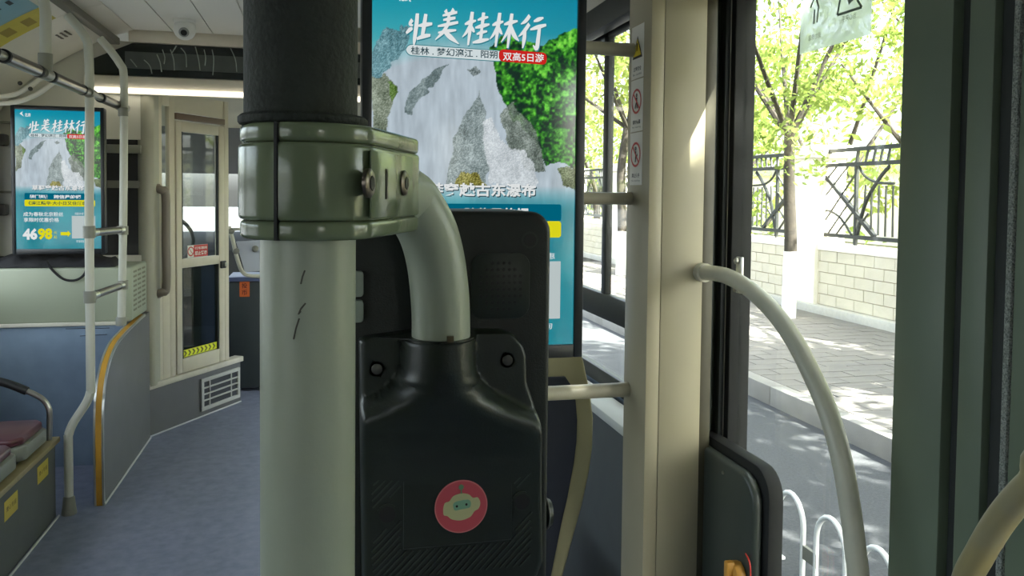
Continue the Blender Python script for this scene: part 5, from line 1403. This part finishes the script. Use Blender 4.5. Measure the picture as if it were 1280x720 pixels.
# red sticker on the upper pane
k0, k1 = Q(236, 313), Q(261, 313); ss0, ss1 = k0[0], k1[0]; zk0, zk1 = Q(248, 321)[1], Q(248, 306)[1]
rs = root('cab_sticker', c3(ss0, zk0, .0), 'white and red notice sticker at the foot of the cab door upper pane', 'sticker')
cbox('backing', ss0, ss1, zk0, zk1, -.0088, -.0080, STK, rs)
sm_ = ss0+(ss1-ss0)*.30
cbox('red_field', sm_, ss1, zk0+.001, zk1-.001, -.0079, -.0074, SRED, rs)
text('notice_lettering', '行车期间', c3(sm_+.008, zk0+(zk1-zk0)*.60, -.0070), ce, (0, 0, 1), (zk1-zk0)*.24, STK, rs, width=(ss1-sm_)-.016, lift=.0004, bold=.02)
text('notice_lettering', '禁止攀谈', c3(sm_+.008, zk0+(zk1-zk0)*.14, -.0070), ce, (0, 0, 1), (zk1-zk0)*.34, STK, rs, width=(ss1-sm_)-.016, lift=.0004, bold=.03)
g = G(); rr_ = (zk1-zk0)*.40; cc_ = c3((ss0+sm_)/2, (zk0+zk1)/2, -.0070); ring(g, cc_, rr_*.75, rr_, ce, Vector((0, 0, 1)), 20)
g.poly([cc_+ce*(-.7*rr_)+Vector((0, 0, .6*rr_)), cc_+ce*(-.6*rr_)+Vector((0, 0, .7*rr_)), cc_+ce*(.7*rr_)+Vector((0, 0, -.6*rr_)), cc_+ce*(.6*rr_)+Vector((0, 0, -.7*rr_))], [(0, 1, 2, 3)])
g.build('prohibition_ring', SRED, rs, smooth=False)

# things in the cab and at the front
dsh = root('dashboard', (-1.1, 6.9, 0), 'dark driver dashboard under the windscreen seen past the cab door', 'dashboard')
G().prism([(LX+.02, 6.55, .3), (LX+.02, 7.35, .3), (LX+.02, 7.35, .98), (LX+.02, 6.95, 1.02), (LX+.02, 6.62, .88)], (1.2, 0, 0)).build('console', mat('dark dashboard plastic', (56, 58, 60), .5), dsh, bevel=.02, seg=2)
G().tube([Vector((-1.15, 6.5, .98))+Vector((.21*math.cos(t_), -.09*math.sin(t_)*1, .19*math.sin(t_))) for t_ in np.linspace(0, 2*math.pi, 33)], .014, 8).build('steering_wheel', BLACK, dsh)
G().tube([(-1.15, 6.5, .98), (-1.15, 6.72, .80)], .025, 10).build('steering_column', BLACK, dsh)
ds = root('driver_seat', (-1.15, 5.85, 0), 'dark driver seat inside the cab', 'seat')
G().box(-1.40, -.92, 5.62, 5.74, .55, 1.30).build('backrest', BLACK, ds, bevel=.03, seg=3)
G().box(-1.38, -.94, 5.72, 6.2, .48, .60).build('cushion', BLACK, ds, bevel=.03, seg=3)
G().box(-1.30, -1.02, 5.78, 6.1, 0.0, .48).build('pedestal', DKP, ds, bevel=.01)
# sun blind at the top of the windscreen
G().box(LX+.1, -.30, 7.37, 7.395, 1.50, 1.90).build('sun_blind', mat('grey sun blind', (110, 112, 114), .7, vary=.1), smooth=False, label='grey sun blind at the top of the windscreen', cat='blind')
im = root('interior_mirror', (-.28, 7.0, 1.42), 'dark interior mirror hanging near the windscreen', 'mirror')
G().box(-.36, -.20, 6.95, 7.0, 1.42, 1.60).build('mirror_head', BLACK, im, bevel=.02, seg=3)
G().tube(spline([(-.28, 6.99, 1.58), (-.28, 7.05, 1.8), (-.28, 7.398, 1.95)], 5), .012, 8).build('stalk', BLACK, im)
# fare box
FBM = mat('dark teal grey fare box', (52, 60, 62), .45, vary=.1)
fb = root('fare_box', (-.42, 5.62, 0), 'dark fare box with orange label beyond the cab door', 'fare box')
yfb = 5.62
f0, f1 = P(286, 400, Y=yfb), P(345, 400, Y=yfb); zf1 = P(300, 352, Y=yfb).z
G().box(f0.x, f1.x, yfb, yfb+.35, .02, zf1).build('body', FBM, fb, bevel=.012)
G().box(f0.x-.01, f1.x+.01, yfb-.01, yfb+.36, zf1, zf1+.03).build('lid', mat('blue grey lid', (86, 96, 128), .4), fb, bevel=.006)
o1, o2_ = P(299.5, 371, Y=yfb), P(312, 350, Y=yfb)
lbp = G().box(o1.x, o2_.x, yfb-.002, yfb, o1.z, o2_.z-.004).build('orange_label', mat('orange label vinyl', (212, 104, 48), .5), fb, smooth=False)
hh2 = (o2_.z-o1.z)
text('label_lettering', '投', Vector((o1.x+.014, yfb-.002, o1.z+hh2*.50)), (1, 0, 0), (0, 0, 1), hh2*.32, mat('dark label ink', (96, 34, 24), .6), lbp, width=(o2_.x-o1.x)*.55, bold=.02)
text('label_lettering', '币', Vector((o1.x+.014, yfb-.002, o1.z+hh2*.10)), (1, 0, 0), (0, 0, 1), hh2*.32, mat('dark label ink', (96, 34, 24), .6), lbp, width=(o2_.x-o1.x)*.55, bold=.02)
# tubular guard with notice board
yg = 5.52
gr_ = root('guard_rail', (-.35, yg, P(310, 345, Y=yg).z), 'bent grey tube guard holding a clear notice board above the fare box', 'guard rail')
gpt = [P(a, b_, Y=yg) for a, b_ in ((286, 283), (291, 300), (297, 325), (304, 341), (315, 345), (330, 344), (341, 338), (342, 318), (338, 296), (334, 284))]
G().tube(spline(gpt, 5), .013, 12).build('tube', RAILM, gr_)
G().tube([P(284, 287, Y=yg), P(336, 285, Y=yg)], .010, 10).build('cross_tube', RAILM, gr_)
for a, b_ in ((295, 314), (319, 311), (289, 289)): G().dome(P(a, b_, Y=yg), .022).build('tube_joint', JOINT, gr_)
pg = P(322, 345, Y=yg); G().tube([pg, pg+Vector((0, .12, -.02)), Vector((pg.x, yg+.14, zf1+.03))], .011, 10).build('support_post', RAILM, gr_)
nb = [P(a, b_, Y=yg+.01) for a, b_ in ((295, 302), (330, 300), (335, 338), (306, 340))]
G().prism(nb, (0, .006, 0)).build('notice_board', mat('pale notice board', (188, 194, 206), .35), gr_, smooth=False)
# far side passenger seat base and step dark area
G().prism([P(318, 440, Y=6.3), P(345, 440, Y=6.3), P(345, 500, Y=6.3), P(318, 500, Y=6.3)], (0, .3, 0)).build('step_box', mat('brown step box', (96, 66, 56), .6, vary=.2), bevel=.01, label='small brown box on the floor beyond the fare box', cat='box')

# floor beads
def bead(n, pts, lab):
    G().tube(pts, .0045, 6).build('trim_%d' % n, PALE, kind='structure', label=lab)
bead(9, [(XP, -1.0, .003), (XP, 3.6, .003)], 'pale bead where floor meets the seat plinth')
bead(10, [(XQ+.003, 3.69, .003), (XQ+.003, 4.65, .003)], 'pale bead along the foot of the curved partition')
bead(11, [c3(0.0, .003, .004), c3(s_end, .003, .004)], 'pale bead along the foot of the cab base')
